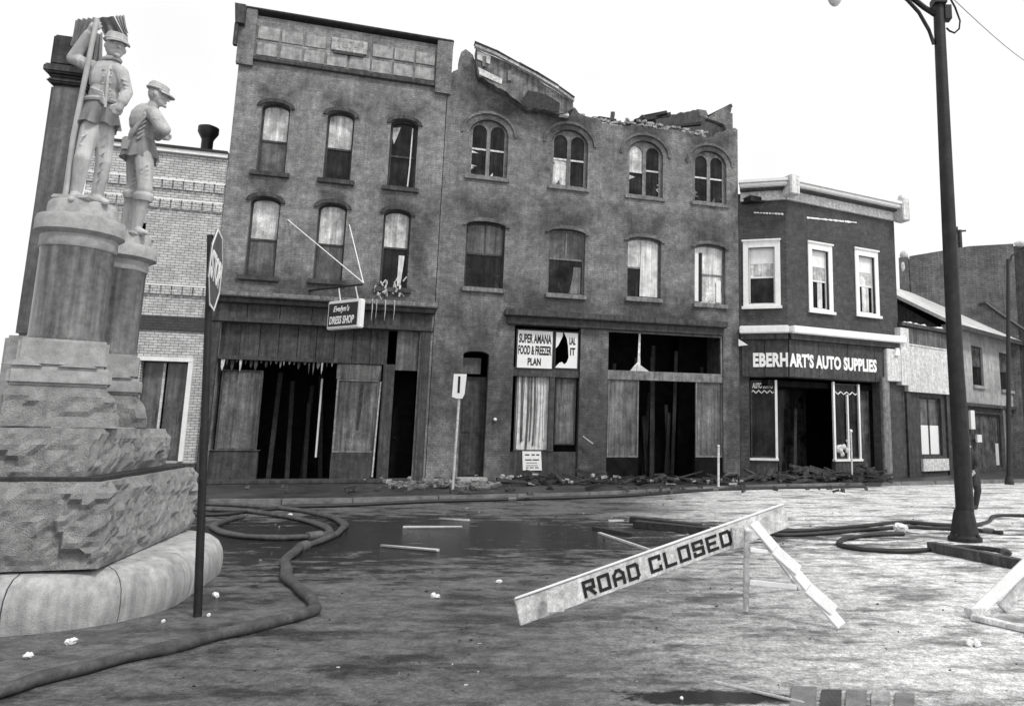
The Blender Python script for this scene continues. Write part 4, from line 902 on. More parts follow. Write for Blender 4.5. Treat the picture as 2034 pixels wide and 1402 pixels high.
def pedestal(cx_, cy_, r, zz, capr, turn):
    z0 = 1.69; TR = Matrix.Translation((cx_, cy_, 0)) @ Matrix.Rotation(turn, 4, 'Z') @ Matrix.Translation((-cx_, -cy_, 0))
    def tb(mb): bmesh.ops.transform(mb.b, matrix=TR, verts=mb.b.verts[:]); return mb
    rblock(cx_ - r * 1.35, cx_ + r * 1.35, cy_ - r * 1.35, cy_ + r * 1.35, z0, zz[0], 'rough_footing', M_ROCK, .05, 4, r * .16, turn, r * .3)
    a = r * 1.14; zm = zz[0] + (zz[1] - zz[0]) * .40
    tb(MB().box(cx_ - a - .05, cx_ + a + .05, cy_ - a - .05, cy_ + a + .05, zz[0] + .002, zm)).build('plinth', M_GRAN, mon, bevel=.03)
    p_ = tb(MB().box(cx_ - a, cx_ + a, cy_ - a, cy_ + a, zm + .002, zz[1])).build('plinth', M_GRAN, mon, bevel=.025)
    for sx in (-.85, .35):
        tb(MB().solid([(cx_ + sx * a - .15, zm + .004), (cx_ + sx * a + .15, zm + .004), (cx_ + sx * a + .02, zm + .09)], cy_ - a - .05, cy_ - a - .001)).build('plinth_gable', M_GRAN, p_, None)
    MB().lathe([(r * 1.04, zz[1] + .002), (r * 1.04, zz[1] + .03), (r, zz[1] + .05), (r, zz[2] - .04), (r * 1.02, zz[2])], (cx_, cy_), 48).build('column_shaft', M_POL, mon, smooth=True)
    h = zz[3] - zz[2]
    MB().lathe([(r * 1.03, zz[2] + .002), (r * 1.06, zz[2] + h * .04), (r * 1.06, zz[2] + h * .26), (capr, zz[2] + h * .34), (capr, zz[2] + h * .60), (capr * .98, zz[2] + h * .66), (capr * .80, zz[2] + h * .70), (capr * .78, zz[2] + h * .95), (capr * .74, zz[3])], (cx_, cy_), 48).build('column_capital', M_GRAN, mon, smooth=True)
    return FM.w(cx_, cy_, zz[3])
def zat(px, py, P):          # height of the pixel on the vertical line through ground point P
    F = Frame((P.x, P.y), 0); return F.z(px, py)
pc1 = FM.w(-.82, .90, 0); pc2 = FM.w(-.80, 2.0, 0)
Q1 = [zat(120, y, pc1) for y in (770, 680, 500, 408)]
Q2 = [zat(230, y, pc2) for y in (785, 706, 540, 466)]
st1 = pedestal(-.80, .90, .305, Q1, .375, radians(20)); st2 = pedestal(-.80, 2.0, .265, Q2, .355, radians(16))
cs = FM.w(-SZ / 2, SZ / 2, 0)
zt_s = zat(110, 175, cs)
SXO = .16
MB().box(-SZ / 2 + SXO - .2, -SZ / 2 + SXO + .2, SZ / 2 - .2, SZ / 2 + .2, 1.68, 2.6).build('centre_plinth', M_GRAN, mon, bevel=.03)
MB().box(-SZ / 2 + SXO - .15, -SZ / 2 + SXO + .15, SZ / 2 - .13, SZ / 2 + .13, 2.602, zt_s).build('centre_shaft', M_POL, mon, bevel=.03)
mb = MB(); x_, y_ = -SZ / 2 + SXO, SZ / 2
for r_, a, c_ in ((.18, 0, .05), (.165, .05, .1), (.21, .1, .2), (.17, .2, .55)): mb.box(x_ - r_, x_ + r_, y_ - r_, y_ + r_, zt_s + .002 + a, zt_s + c_)
mb.build('shaft_capital', M_TRIM, mon, bevel=.02)

# ------------------------------------------------------------------ carved figures
def carve(mb, name, m, parent, vox=.012, sm=6, fac=.5):
    o = mb.build(name, m, parent, norm=True)
    r_ = o.modifiers.new('union', 'REMESH'); r_.mode = 'VOXEL'; r_.voxel_size = vox
    s_ = o.modifiers.new('soft', 'SMOOTH'); s_.factor = fac; s_.iterations = sm
    dg = bpy.context.evaluated_depsgraph_get(); dg.update()
    me = bpy.data.meshes.new_from_object(o.evaluated_get(dg)); o.modifiers.clear(); old = o.data; o.data = me; bpy.data.meshes.remove(old); me.name = name
    me.polygons.foreach_set('use_smooth', [True] * len(me.polygons)); return o
def hand(mb, w, d, side, r=.013, L=.085, curl=.6):
    """palm at w pointing along d, four unequal fingers and a thumb"""
    d = Vector(d).normalized(); s_ = Vector(side).normalized(); nrm = d.cross(s_)
    mb.cap(w, .032, Vector(w) + d * .06, .036)
    for i, l in enumerate((.9, 1.05, 1.0, .78)):
        b0_ = Vector(w) + d * .075 + s_ * (.03 - i * .02); k = b0_ + d * (L * l * .5) + nrm * .01
        mb.cap(b0_, r, k, r * .95, 8); mb.cap(k, r * .95, k + d * (L * l * .4 * (1 - curl)) + nrm * (L * l * .5 * curl), r * .8, 8)
    t0 = Vector(w) + d * .02 + s_ * .03; t1 = t0 + s_ * .035 + d * .03
    mb.cap(t0, r * 1.2, t1, r * 1.1, 8); mb.cap(t1, r * 1.1, t1 + d * .035 + nrm * .012, r * .9, 8)
class Fig:
    def __init__(s, P, z, pxbase): s.F = Frame((P.x, P.y), 0); s.P = P
    def __call__(s, px, py, dy=0.0):
        F = s.F; x_, z_ = F.at(px, py, dy); return Vector((x_, dy, z_))
def head(mb, c, face, r=.105):
    """skull, jaw, nose, brow, ears, chin; face is the direction looked in"""
    f = Vector(face).normalized(); sd = f.cross(Vector((0, 0, 1))).normalized(); u = Vector((0, 0, 1))
    R = Matrix((sd, f, u)).transposed()
    mb.ball(c, (r * .82, r * .98, r * 1.12), R); mb.ball(c + f * r * .28 - u * r * .55, (r * .6, r * .62, r * .62), R)
    mb.cap(c + f * r * .95 + u * r * .1, r * .1, c + f * r * 1.14 - u * r * .2, r * .17, 8)
    mb.ball(c + f * r * .92 + u * r * .25, (r * .55, r * .14, r * .12), R)
    mb.ball(c + f * r * .86 - u * r * .55, (r * .3, r * .13, r * .09), R); mb.ball(c + f * r * .82 - u * r * .98, (r * .25, r * .2, r * .2), R)
    for k in (-1, 1):
        mb.ball(c + sd * k * r * .82 - u * r * .08, (r * .12, r * .22, r * .3), R)
        mb.ball(c + f * r * .6 + sd * k * r * .38 - u * r * .2, (r * .25, r * .3, r * .25), R)
    return f, sd, u
def kepi(name, c, face, parent, m, r=.115, F=None):
    f = Vector(face).normalized(); sd = f.cross(Vector((0, 0, 1))).normalized(); u = Vector((0, 0, 1)); mb = MB(); n = 20; rings = []
    for (rr, z_, fo) in ((.98, .30, 0), (1.0, .52, 0), (.93, .86, .10), (.84, 1.1, .22), (.70, 1.16, .26)):
        rings.append([mb.b.verts.new(c + f * (r * (rr * cos(2 * pi * k / n) + fo)) + sd * (r * .88 * rr * sin(2 * pi * k / n)) + u * (r * z_ - r * .12 * (cos(2 * pi * k / n)) * (z_ > .8))) for k in range(n)])
    for A, B_ in zip(rings, rings[1:]):
        for k in range(n): mb.b.faces.new((A[k], A[(k + 1) % n], B_[(k + 1) % n], B_[k]))
    mb.b.faces.new(rings[0][::-1]); mb.b.faces.new(rings[-1])
    o = mb.build(name, m, parent, smooth=True)
    mb = MB(); pts_ = []
    for t in range(-6, 7):
        a = t / 6 * 1.25; pts_.append((c + f * (r * 1.0 * cos(a)) + sd * (r * .9 * sin(a)) + u * (r * .36), c + f * (r * (1.0 * cos(a) + .62 * cos(a) ** .6 if cos(a) > 0 else 1.0 * cos(a))) + sd * (r * 1.0 * sin(a)) + u * (r * .16)))
    v1_ = [mb.b.verts.new(p[0]) for p in pts_]; v2_ = [mb.b.verts.new(p[1]) for p in pts_]
    v3_ = [mb.b.verts.new(p[0] - u * .02) for p in pts_]; v4_ = [mb.b.verts.new(p[1] - u * .014) for p in pts_]
    for k in range(12):
        for A, B_ in ((v1_, v2_), (v2_, v4_), (v4_, v3_), (v3_, v1_)): mb.b.faces.new((A[k], A[k + 1], B_[k + 1], B_[k]))
    mb.build('visor', m, o, smooth=True)
    mb = MB(); mb.tube([c + f * (r * 1.01 * cos(t)) + sd * (r * .9 * sin(t)) + u * r * .42 for t in [i * 2 * pi / 24 for i in range(25)]], .011, 6); mb.build('cap_band', m, o)
    return o
# --- colour bearer
G1 = Fig(pc1, 0, 0)
sol = empty('soldier_statue', G1.F.M, 'carved granite soldier raising one arm to hold a flagstaff on the nearer column', 'statue', 'granite soldiers of the monument')
mb = MB(); g = G1
hd = g(229, 95, -.02); fc = (.80, -.58, -.08)
head(mb, hd, fc, .108)
mb.cap(g(223, 114, 0), .055, g(217, 130, .0), .07)
mb.ball(g(213, 156, 0), (.175, .125, .22)); mb.cap(g(194, 139, .0), .075, g(238, 143, -.02), .072)
mb.ball(g(206, 192, 0), (.142, .115, .2)); mb.ball(g(198, 222, 0), (.155, .125, .17))
mb.cap(g(186, 238, -.02), .10, g(164, 314, -.16), .068); mb.cap(g(164, 314, -.16), .072, g(151, 384, -.08), .052)
mb.cap(g(207, 245, .03), .10, g(206, 322, .05), .07); mb.cap(g(206, 322, .05), .072, g(192, 392, .10), .052)
for (ax, ay, dy, bx, by, ey) in ((151, 389, -.07, 145, 396, -.2), (192, 396, .08, 204, 401, -.04)):
    mb.cap(g(ax, ay, dy), .055, g(bx, by, ey), .045); mb.cap(g(bx, by, ey), .045, g(bx + (bx - ax) * .5, by + 1, ey - .07), .03)
for k in range(6):   # folds of the trouser legs
    mb.cap(g(178 - k * 4, 262 + k * 16, -.13), .006, g(163 - k * 2.5, 272 + k * 16, -.215 + k * .012), .012, 6); mb.cap(g(213 - k * 2, 268 + k * 17, -.04), .006, g(201 - k * 1.6, 278 + k * 17, -.035 + k * .012), .011, 6)
mb.cap(g(191, 137, .0), .075, g(146, 117, -.02), .062); mb.cap(g(146, 117, -.02), .062, g(176, 68, -.06), .044)
for k in range(4): mb.cap(g(180 - k * 9, 128 - k * 3, -.075), .014, g(184 - k * 9, 142 - k * 4, -.05), .016, 6)
hand(mb, g(178, 64, -.06), g(192, 42, -.08) - g(178, 64, -.06), (1, .2, 0))
mb.cap(g(241, 146, -.02), .07, g(252, 184, .0), .056); mb.cap(g(252, 184, .0), .056, g(243, 204, -.14), .046)
for k in range(4): mb.cap(g(243 + k * 2, 158 + k * 8, -.08), .013, g(252 + k * 1, 162 + k * 8, -.04), .014, 6)
hand(mb, g(242, 206, -.15), (-.3, -.1, -1), (-.6, -.5, 0))
for k in range(5): mb.cap(g(180 + k * 4, 174 + k * 6, -.105), .010, g(205 + k, 184 + k * 6, -.135), .014, 6)
carve(mb, 'figure', M_STAT, sol, .0085, 1)
def skirt(g, waist, hem, rw, rh, name, par, seed, open_at=None, n=44):
    """flared skirt of the coat as a thin shell with a wavy lower edge"""
    random.seed(seed); mb = MB(); rows = []; ph = random.random() * 6
    for j in range(7):
        t = j / 6; c = waist.lerp(hem, t); row = []
        for k in range(n):
            a = 2 * pi * k / n; w_ = 1 + .10 * t * sin(a * 9 + ph) + .05 * t * sin(a * 5 + 2)
            if open_at is not None:
                da = abs((a - open_at + pi) % (2 * pi) - pi)
                if da < .35: w_ *= 1 - .5 * t * (1 - da / .35)
            row.append(mb.b.verts.new(c + Vector(((rw[0] + (rh[0] - rw[0]) * t) * w_ * cos(a), (rw[1] + (rh[1] - rw[1]) * t) * w_ * sin(a), .018 * t * sin(a * 7 + ph)))))
        rows.append(row)
    for A_, B_ in zip(rows, rows[1:]):
        for k in range(n): mb.b.faces.new((A_[k], A_[(k + 1) % n], B_[(k + 1) % n], B_[k]))
    bmesh.ops.solidify(mb.b, geom=mb.b.faces[:], thickness=.028)
    return mb.build(name, M_STAT, par, smooth=True)
skirt(g1 if False else G1, g(202, 206, 0), g(196, 252, -.01), (.145, .12), (.195, .175), 'coat_skirt', sol, 3, -pi / 2 + .55)
mb = MB(); mb.tube([g(220, 128, -.10), g(214, 160, -.135), g(211, 195, -.125), (g(209, 214, -.135))], .013, 6); mb.build('coat_front_edge', M_STAT, sol)
for py in (138, 152, 166, 180, 194):
    for dx in (-7, 8): MB().ball(g(213 + dx - (py - 138) * .06, py, -.118 - .012 * (150 < py < 175)), .013, n=8).build('button', M_STAT, sol)
mb = MB(); c = g(220, 122, -.01); mb.tube([c + Vector((.085 * cos(t), .075 * sin(t), .02 * cos(t))) for t in [i * 2 * pi / 20 for i in range(21)]], .02, 6); mb.build('coat_collar', M_STAT, sol, smooth=True)
mb = MB(); c = g(203, 205, -.0); mb.tube([c + Vector((.158 * cos(t), .132 * sin(t), 0)) for t in [i * 2 * pi / 28 for i in range(29)]], .02, 6, flat=1.3); mb.build('belt', M_STAT, sol, smooth=True)
kepi('kepi', hd + Vector((0, 0, .02)), fc, sol, M_STAT)
MB().tube([g(193, 38, -.10), g(170, 150, -.12), g(146, 270, -.16), g(128, 400, -.18)], .024, 10).build('flagstaff', M_STAT, sol, smooth=True)
MB().solid([(p.x, p.z) for p in (g(137, 408), g(176, 412), g(210, 410), g(214, 402), g(138, 399))], -.25, .22).build('statue_base', M_STAT, sol, bevel=.015)
def drape(pts_a, pts_b, name, parent, m, amp=.03, waves=5, n=28, dy=.0):
    mb = MB(); R_ = []
    for i in range(n + 1):
        t = i / n; a = pts_a[0].lerp(pts_a[1], t); c_ = pts_b[0].lerp(pts_b[1], t); w_ = amp * sin(t * waves * 2 * pi)
        R_.append([mb.b.verts.new(a.lerp(c_, j / 8) + Vector((0, w_ * (.4 + .6 * j / 8), 0))) for j in range(9)])
    for A, B_ in zip(R_, R_[1:]):
        for j in range(8): mb.b.faces.new((A[j], A[j + 1], B_[j + 1], B_[j]))
    gm = mb.b; r_ = bmesh.ops.solidify(gm, geom=gm.faces[:], thickness=.02)
    return mb.build(name, m, parent, smooth=True)
fl = drape((g(192, 36, .08), g(226, 33, .1)), (g(212, 84, .1), g(251, 80, .12)), 'furled_flag', sol, M_POL, .015, 2)
drape((g(228, 32, .09), g(247, 31, .11)), (g(250, 78, .12), g(252, 60, .12)), 'flag_fold', sol, M_STAT, .03, 3)
drape((g(150, 40, .12), g(190, 36, .08)), (g(141, 95, .14), g(168, 92, .1)), 'flag_fold', sol, M_GRAN, .05, 4)
drape((g(182, 70, .06), g(204, 66, .06)), (g(174, 128, .08), g(203, 125, .08)), 'flag_fold', sol, M_STAT, .04, 3)
# --- second soldier, back turned
G2 = Fig(pc2, 0, 0); g = G2
so2 = empty('soldier_statue', G2.F.M, 'carved granite soldier with his back turned standing on the farther column', 'statue', 'granite soldiers of the monument')
mb = MB(); hd = g(313, 190, 0); fc = (.93, .30, -.22)
head(mb, hd, fc, .108)
mb.cap(g(307, 206, .0), .058, g(299, 219, .0), .075)
mb.ball(g(287, 241, 0), (.16, .145, .22)); mb.cap(g(276, 228, .04), .085, g(303, 226, -.06), .08); mb.ball(g(281, 272, 0), (.135, .125, .16)); mb.ball(g(277, 300, 0), (.15, .14, .14))
mb.cap(g(270, 312, .06), .10, g(266, 372, .06), .075); mb.cap(g(266, 372, .06), .078, g(250, 448, .10), .055)
mb.cap(g(286, 314, -.05), .10, g(288, 376, -.09), .075); mb.cap(g(288, 376, -.09), .078, g(271, 452, -.05), .055)
for (ax, ay, dy, bx, by, ey) in ((250, 453, .10, 260, 459, .06), (271, 457, -.05, 283, 462, -.09)):
    mb.cap(g(ax, ay, dy), .052, g(bx, by, ey), .042); mb.cap(g(bx, by, ey), .042, g(bx + 6, by + 1, ey - .02), .03)
mb.cap(g(304, 226, -.09), .082, g(325, 258, -.14), .075); mb.cap(g(325, 258, -.14), .07, g(313, 273, .10), .048)
for k in range(4): mb.cap(g(306 + k * 5, 236 + k * 6, -.19), .012, g(317 + k * 3, 238 + k * 6, -.18), .014, 6)
mb.cap(g(280, 228, .1), .075, g(292, 262, .2), .062); mb.cap(g(292, 262, .2), .062, g(312, 267, .2), .046)
hand(mb, g(313, 272, .11), (.5, .6, .2), (.2, -.2, .9)); hand(mb, g(312, 267, .2), (.7, .2, .1), (0, 0, 1))
for k in range(5): mb.cap(g(292 - k * 2, 232 + k * 9, -.14), .01, g(280 - k * 2, 240 + k * 9, -.15), .014, 6)
for k in range(5): mb.cap(g(276 - k, 326 + k * 9, -.04), .01, g(262 - k, 334 + k * 9, -.0), .014, 6); mb.cap(g(294 - k * .5, 328 + k * 9, -.13), .01, g(282, 336 + k * 9, -.15), .014, 6)
carve(mb, 'figure', M_STAT, so2, .009, 1)
skirt(G2, g(281, 278, 0), g(277, 318, 0), (.14, .13), (.2, .18), 'jacket_skirt', so2, 9)
for px, py, dy in ((264, 388, .06), (285, 392, -.09)):
    c = g(px, py, dy); mb = MB(); mb.lathe([(.085, -.05), (.105, .0), (.1, .03), (.08, .05)], (0, 0), 18); bmesh.ops.translate(mb.b, vec=c, verts=mb.b.verts[:]); mb.build('gaiter_top', M_STAT, so2, smooth=True)
mb = MB(); mb.tube([g(300, 216, -.09), g(288, 228, -.16), g(272, 250, -.17), g(257, 275, -.13), g(250, 292, -.06)], .018, 6, flat=1.5); mb.build('strap', M_STAT, so2, smooth=True)
mb = MB(); mb.box(-.05, .05, -.06, .06, -.09, .09); bmesh.ops.translate(mb.b, vec=g(254, 288, -.1), verts=mb.b.verts[:]); mb.build('cartridge_box', M_STAT, so2, bevel=.02)
kepi('kepi', hd + Vector((0, 0, .015)), fc, so2, M_STAT)
MB().solid([(p.x, p.z) for p in (g(238, 470), g(288, 474), g(288, 466), g(238, 462))], -.2, .2).build('statue_base', M_STAT, so2, bevel=.015)

# ------------------------------------------------------------------ street furniture
def P3(base, px, py, dy=0.0):      # point above `base` depth plane
    F = Frame((base.x, base.y), 0); x_, z_ = F.at(px, py, dy); return Vector((base.x + x_, base.y + dy, z_))
# stop sign
sb_ = ground(393, 1224); F = Frame((sb_.x, sb_.y), 0)
ssg = empty('stop_sign', loc(sb_), 'octagonal stop sign turned nearly edge on atop a thin dark pole by the monument', 'sign')
t0 = P3(sb_, 419, 458) - sb_; c0 = P3(sb_, 417, 536) - sb_
MB().tube([(0, 0, -.05), (c0.x * .45, 0, c0.z * .45), (c0.x, 0, c0.z), (t0.x, 0, t0.z - .05)], [.036, .034, .03, .03], 10).build('pole', M_IRON, ssg, smooth=True)
hh = (P3(sb_, 417, 459).z - P3(sb_, 417, 611).z) / 2
MR = loc(c0) @ Matrix.Rotation(radians(112.5), 4, 'Z') @ Matrix.Rotation(radians(3), 4, 'Y')
R8 = hh / cos(pi / 8)
oc = [(R8 * cos(pi / 8 + i * pi / 4), R8 * sin(pi / 8 + i * pi / 4)) for i in range(8)]
def plc(mb, M_): bmesh.ops.transform(mb.b, matrix=M_, verts=mb.b.verts[:]); return mb
# taller than broad, a diamond-like octagon
plate = plc(MB().solid(oc, -.05, -.04), MR).build('sign_plate', M_SIGNR, ssg)
plc(MB().solid(oc, -.055, -.0502, [[(x * .93, z * .93) for x, z in oc]]), MR).build('sign_border', M_SIGNW, plate)
lt = text_mb('STOP', hh * .74, hh * 1.62, .03, .006); shift(lt, (-hh * .81, -.0505, -hh * .37)); plc(lt, MR).build('lettering', M_WLETTER, plate)
# no parking sign
nb_ = ground(898, 988, 0.02); nps = empty('parking_sign', loc(nb_), 'small white striped parking sign on a thin leaning post before the burned door', 'sign')
a = P3(nb_, 912, 790) - nb_; c_ = P3(nb_, 914, 748) - nb_
MB().tube([(0, 0, -.05), a, c_], .03, 8).build('post', M_GALV, nps, smooth=True)
pw = .3; zz0, zz1 = (P3(nb_, 912, 790) - nb_).z, (P3(nb_, 912, 743) - nb_).z
pl = MB().solid([(c_.x - .17, zz0 + .02), (c_.x - .05, zz0 - .02), (c_.x + .1, zz0 - .02), (c_.x + .15, zz0 + .1), (c_.x + .18, zz1), (c_.x - .15, zz1)], -.06, -.045).build('plate', M_SIGNW, nps)
MB().box(c_.x - .035, c_.x + .025, -.066, -.0605, zz0 + .12, zz1 - .06).build('stripe', M_LETTER, pl, None)
# white marker post before the burned shop
wb = ground(1427, 966, .13); wp = empty('marker_post', loc(wb), 'thin white post standing on the sidewalk in front of the burned shop', 'post')
a = P3(wb, 1427, 886) - wb; MB().tube([(0, 0, 0), a], .035, 8).build('shaft', M_DWHITE, wp); MB().ball(a, .045).build('post_cap', M_DWHITE, wp)
wb = ground(1693, 957, .13); wp = empty('marker_post', loc(wb), 'thin pale post standing close in front of the auto store display window', 'post')
a = P3(wb, 1690, 856) - wb; MB().tube([(0, 0, 0), a], .03, 8).build('shaft', M_DWHITE, wp); MB().ball(a, .06).build('post_cap', M_WHITE, wp)
# hanging dress shop sign
tip = F1.at(720, 565, -1.9); hs = empty('hanging_sign', F1.M @ loc((tip[0], -1.9, tip[1])), 'black dress shop sign box with white border hanging from an iron bracket', 'sign')
def rel(px, py, d): x_, z_ = F1.at(px, py, d); return Vector((x_ - tip[0], d + 1.9, z_ - tip[1]))
MB().tube([rel(615, 577, -.02), rel(720, 565, -1.9)], .03, 8).build('bracket_arm', M_IRON, hs)
MB().tube([rel(572, 437, -.02), rel(722, 562, -1.9)], .016, 6).build('stay_rod', M_WHITE, hs); MB().tube([rel(694, 447, -.02), rel(722, 562, -1.9)], .016, 6).build('stay_rod', M_WHITE, hs)
# box: broad face turned to the left of the square, end face towards the camera
A0 = rel(700, 0, -1.9)
dL, dR = -.75, -1.75
xs = rel(712, 615, dR)
p_tr, p_br = rel(716, 590, -1.75), rel(708, 648, -1.75)
p_tl, p_bl = rel(652, 601, -.75), rel(648, 652, -.75)
ux = Vector((p_tr.x - p_tl.x, p_tr.y - p_tl.y, 0)); Wd = ux.length; ux.normalize(); nrm = Vector((ux.y, -ux.x, 0))
Hs = p_tr.z - p_br.z; org = Vector((p_tl.x, p_tl.y, (p_tr.z + p_tl.z) / 2 - Hs))
MS = Matrix.Translation(org) @ Matrix(((ux.x, -nrm.x, 0), (ux.y, -nrm.y, 0), (0, 0, 1))).to_4x4()
th = .2
bx = plc(MB().box(0, Wd, 0, th, 0, Hs), MS).build('sign_box', M_SIGNW, hs, bevel=.03)
plc(MB().box(.07, Wd - .08, -.012, -.001, .09, Hs - .09), MS).build('sign_face', M_BLACK, bx)
lt = text_mb("Evelyn's", Hs * .27, Wd * .5, .02, .008, shear=.3); shift(lt, (Wd * .2, -.013, Hs * .54)); plc(lt, MS).build('lettering', M_WLETTER, bx)
lt = text_mb("DRESS SHOP", Hs * .28, Wd * .76, .025, .008, shear=.1); shift(lt, (Wd * .1, -.013, Hs * .17)); plc(lt, MS).build('lettering', M_WLETTER, bx)
for t in (.3, .85):
    q = MS @ Vector((Wd * t, th / 2, Hs)); k = (q.y - rel(615, 577, -.02).y) / (0 - rel(615, 577, -.02).y); top_ = rel(615, 577, -.02).lerp(Vector((0, 0, 0)), min(1, k))
    MB().tube([q - Vector((0, 0, .02)), (q.x * .5 + top_.x * .5, q.y, top_.z)], .018, 6).build('hanger', M_WHITE, hs)
# tall street lamp
lb = ground(1917, 1074); lam = empty('street_lamp', loc(lb), 'tall dark lamp post with curved arm and round glass lamp at the right', 'street lamp', 'street lamps')
L_ = lambda px, py, dy=0.0: P3(lb, px, py, dy) - lb
MB().tube([(0, 0, .0), L_(1916, 1000), L_(1897, 700), L_(1880, 350), L_(1866, 50), L_(1862, -60)], [.155, .145, .13, .115, .10, .095], 16).build('pole', M_IRON, lam, smooth=True)
MB().lathe([(.27, 0), (.27, .06), (.22, .1), (.21, .2), (.17, .42), (.15, .5)], (0, 0), 24).build('base_flange', M_IRON, lam, smooth=True)
for k in range(4): MB().lathe([(.03, .06), (.03, .11), (.012, .13)], (.24 * cos(k * pi / 2 + .6), .24 * sin(k * pi / 2 + .6)), 8).build('anchor_bolt', M_IRON, lam)
MB().tube([L_(1855, 88), L_(1845, 60), L_(1825, 25), L_(1802, 0), L_(1770, -22), L_(1720, -40), L_(1672, -42)], .035, 8).build('lower_arm', M_IRON, lam, smooth=True)
MB().tube([L_(1858, 30), L_(1835, 15), L_(1810, -5), L_(1770, -28), L_(1670, -46)], .05, 8).build('upper_arm', M_IRON, lam, smooth=True)
q = L_(1658, -14); mb = MB(); mb.ball(q, (.15, .15, .27), n=20); gl = mb.build('lamp_globe', M_GLOBE, lam, smooth=True)
MB().lathe([(.17, q.z + .12), (.19, q.z + .15), (.15, q.z + .3), (.06, q.z + .36)], (q.x, q.y), 20).build('lamp_hood', M_IRON, lam, smooth=True)
a = L_(1881, 28); MB().box(a.x - .06, a.x + .06, -.08, .08, a.z - .13, a.z + .14).build('junction_box', M_IRON, lam)
MB().box(L_(1852, 5).x, L_(1876, 5).x, -.14, .14, L_(1864, 12).z, L_(1864, -2).z).build('pole_clamp', M_IRON, lam)
MB().tube([L_(1886, -5), L_(1897, 15), L_(1907, 42), L_(1905, 58), L_(1896, 66), L_(1886, 62), L_(1880, 56)], .018, 6).build('drip_loop', M_IRON, lam)
MB().box(L_(1872, 560).x + .1, L_(1872, 560).x + .3, -.05, .05, L_(1875, 460).z - .03, L_(1875, 460).z + .03).build('pole_step', M_IRON, lam)
wr = MB(); A_, B_ = L_(1895, 0), P3(lb, 2120, 165, 8) - lb
wr.tube([A_.lerp(B_, i / 12) + Vector((0, 0, -.25 * sin(pi * i / 12))) for i in range(13)], .008, 5); wr.build('overhead_wire', M_STEEL, lam)
lb2 = ground(2005, 962); la2 = empty('street_lamp', loc(lb2), 'thin far street lamp with arm reaching right before the grey building', 'street lamp', 'street lamps')
L2 = lambda px, py: P3(lb2, px, py) - lb2
MB().tube([(0, 0, 0), L2(2003, 760), L2(2002, 520), L2(2002, 515)], [.1, .085, .06, .06], 10).build('pole', M_BLACK, la2, smooth=True)
MB().tube([L2(2002, 528), L2(2010, 508), L2(2024, 497), L2(2040, 490)], .04, 8).build('arm', M_BLACK, la2)
q = L2(2030, 484); mb = MB(); mb.ball(q, (.3, .18, .12), n=14); mb.build('lamp_head', M_DWHITE, la2, smooth=True)
MB().lathe([(.16, 0), (.16, .1), (.1, .3)], (0, 0), 12).build('base_flange', M_BLACK, la2)

# barricades
GLY = {'R': [[(0, 0), (0, 4), (3, 4), (3, 2), (0, 2)], [(1.4, 2), (3, 0)]], 'O': [[(0, 0), (0, 4), (3, 4), (3, 0), (0, 0)]], 'A': [[(0, 0), (0, 2.8), (1.1, 4), (1.9, 4), (3, 2.8), (3, 0)], [(0, 1.6), (3, 1.6)]],
       'D': [[(0, 0), (0, 4), (2.5, 4), (3, 3.4), (3, .6), (2.5, 0), (0, 0)]], 'C': [[(3, 3.2), (3, 4), (0, 4), (0, 0), (3, 0), (3, .8)]], 'L': [[(0, 4), (0, 0), (3, 0)]], 'S': [[(3, 3.3), (3, 4), (0, 4), (0, 2), (3, 2), (3, 0), (0, 0), (0, .7)]], 'E': [[(3, 4), (0, 4), (0, 0), (3, 0)], [(0, 2), (2.4, 2)]]}
def block_text(t, h, w, sw=.95):
    mb = MB(); n_ = len(t); cw = w / (n_ * 4.9 - .95 - .0); 
    for i, c in enumerate(t):
        for st in GLY[c]:
            for (xa, za), (xb, zb) in zip(st, st[1:]):
                A_ = Vector(((i * 4.9 + .5 + xa) * cw, za * h / 4.95 + h * .1, 0)); B_ = Vector(((i * 4.9 + .5 + xb) * cw, zb * h / 4.95 + h * .1, 0)); d = (B_ - A_); d.normalize(); sx = cw * sw / 2 if abs(d.x) < .5 else h / 4.95 * sw / 2
                p_ = Vector((-d.y, d.x, 0)) * (cw * sw / 2 if abs(d.y) > .7 else h / 4.95 * sw / 2); e_ = d * (h / 4.95 * sw / 2 if abs(d.y) > .7 else cw * sw / 2)
                q = [A_ - e_ - p_, B_ + e_ - p_, B_ + e_ + p_, A_ - e_ + p_]; y_ = -random.uniform(.0030, .0045)
                mb.faces([(v.x, y_, v.y) for v in q] + [(v.x, 0, v.y) for v in q], [(0, 1, 2, 3), (7, 6, 5, 4)] + [(k, (k + 1) % 4, (k + 1) % 4 + 4, k + 4) for k in range(4)])
    return mb
def plank(name, p0, p1, w, h, m, par, up=(0, 0, 1), jit=.004): return MB().bar(p0, p1, w, h, up, jit).build(name, m, par, bevel=.006)
ba0 = ground(1672, 1251); ba1 = ground(1481, 1215)
bar = empty('road_barricade', loc(ba1), 'pale road closed barricade board slanting down from its trestle to the road', 'barricade', 'wooden road barricades')
Bq = lambda v: v - ba1
dpA = 7.75
def at_depth(px, py, Y): v = ray(px, py); t = Y / v.y; return CAMP + v * t
apex = at_depth(1487, 1040, dpA)
R0 = at_depth(1028, 1217, 6.95); R0.z = max(R0.z, .13); R1 = at_depth(1562, 1024, 8.0)
dd_ = (R1 - R0).normalized()
plc_n = dd_.cross(Vector((0, 0, 1))).normalized()         # towards the camera
upv = plc_n.cross(dd_).normalized()
bd = plank('board', Bq(R0), Bq(R1), .035, .235, M_DWHITE, bar, up=upv)
Lb = (R1 - R0).length
MT = Matrix.Translation(Bq(R0)) @ Matrix((dd_, -plc_n, upv)).transposed().to_4x4()
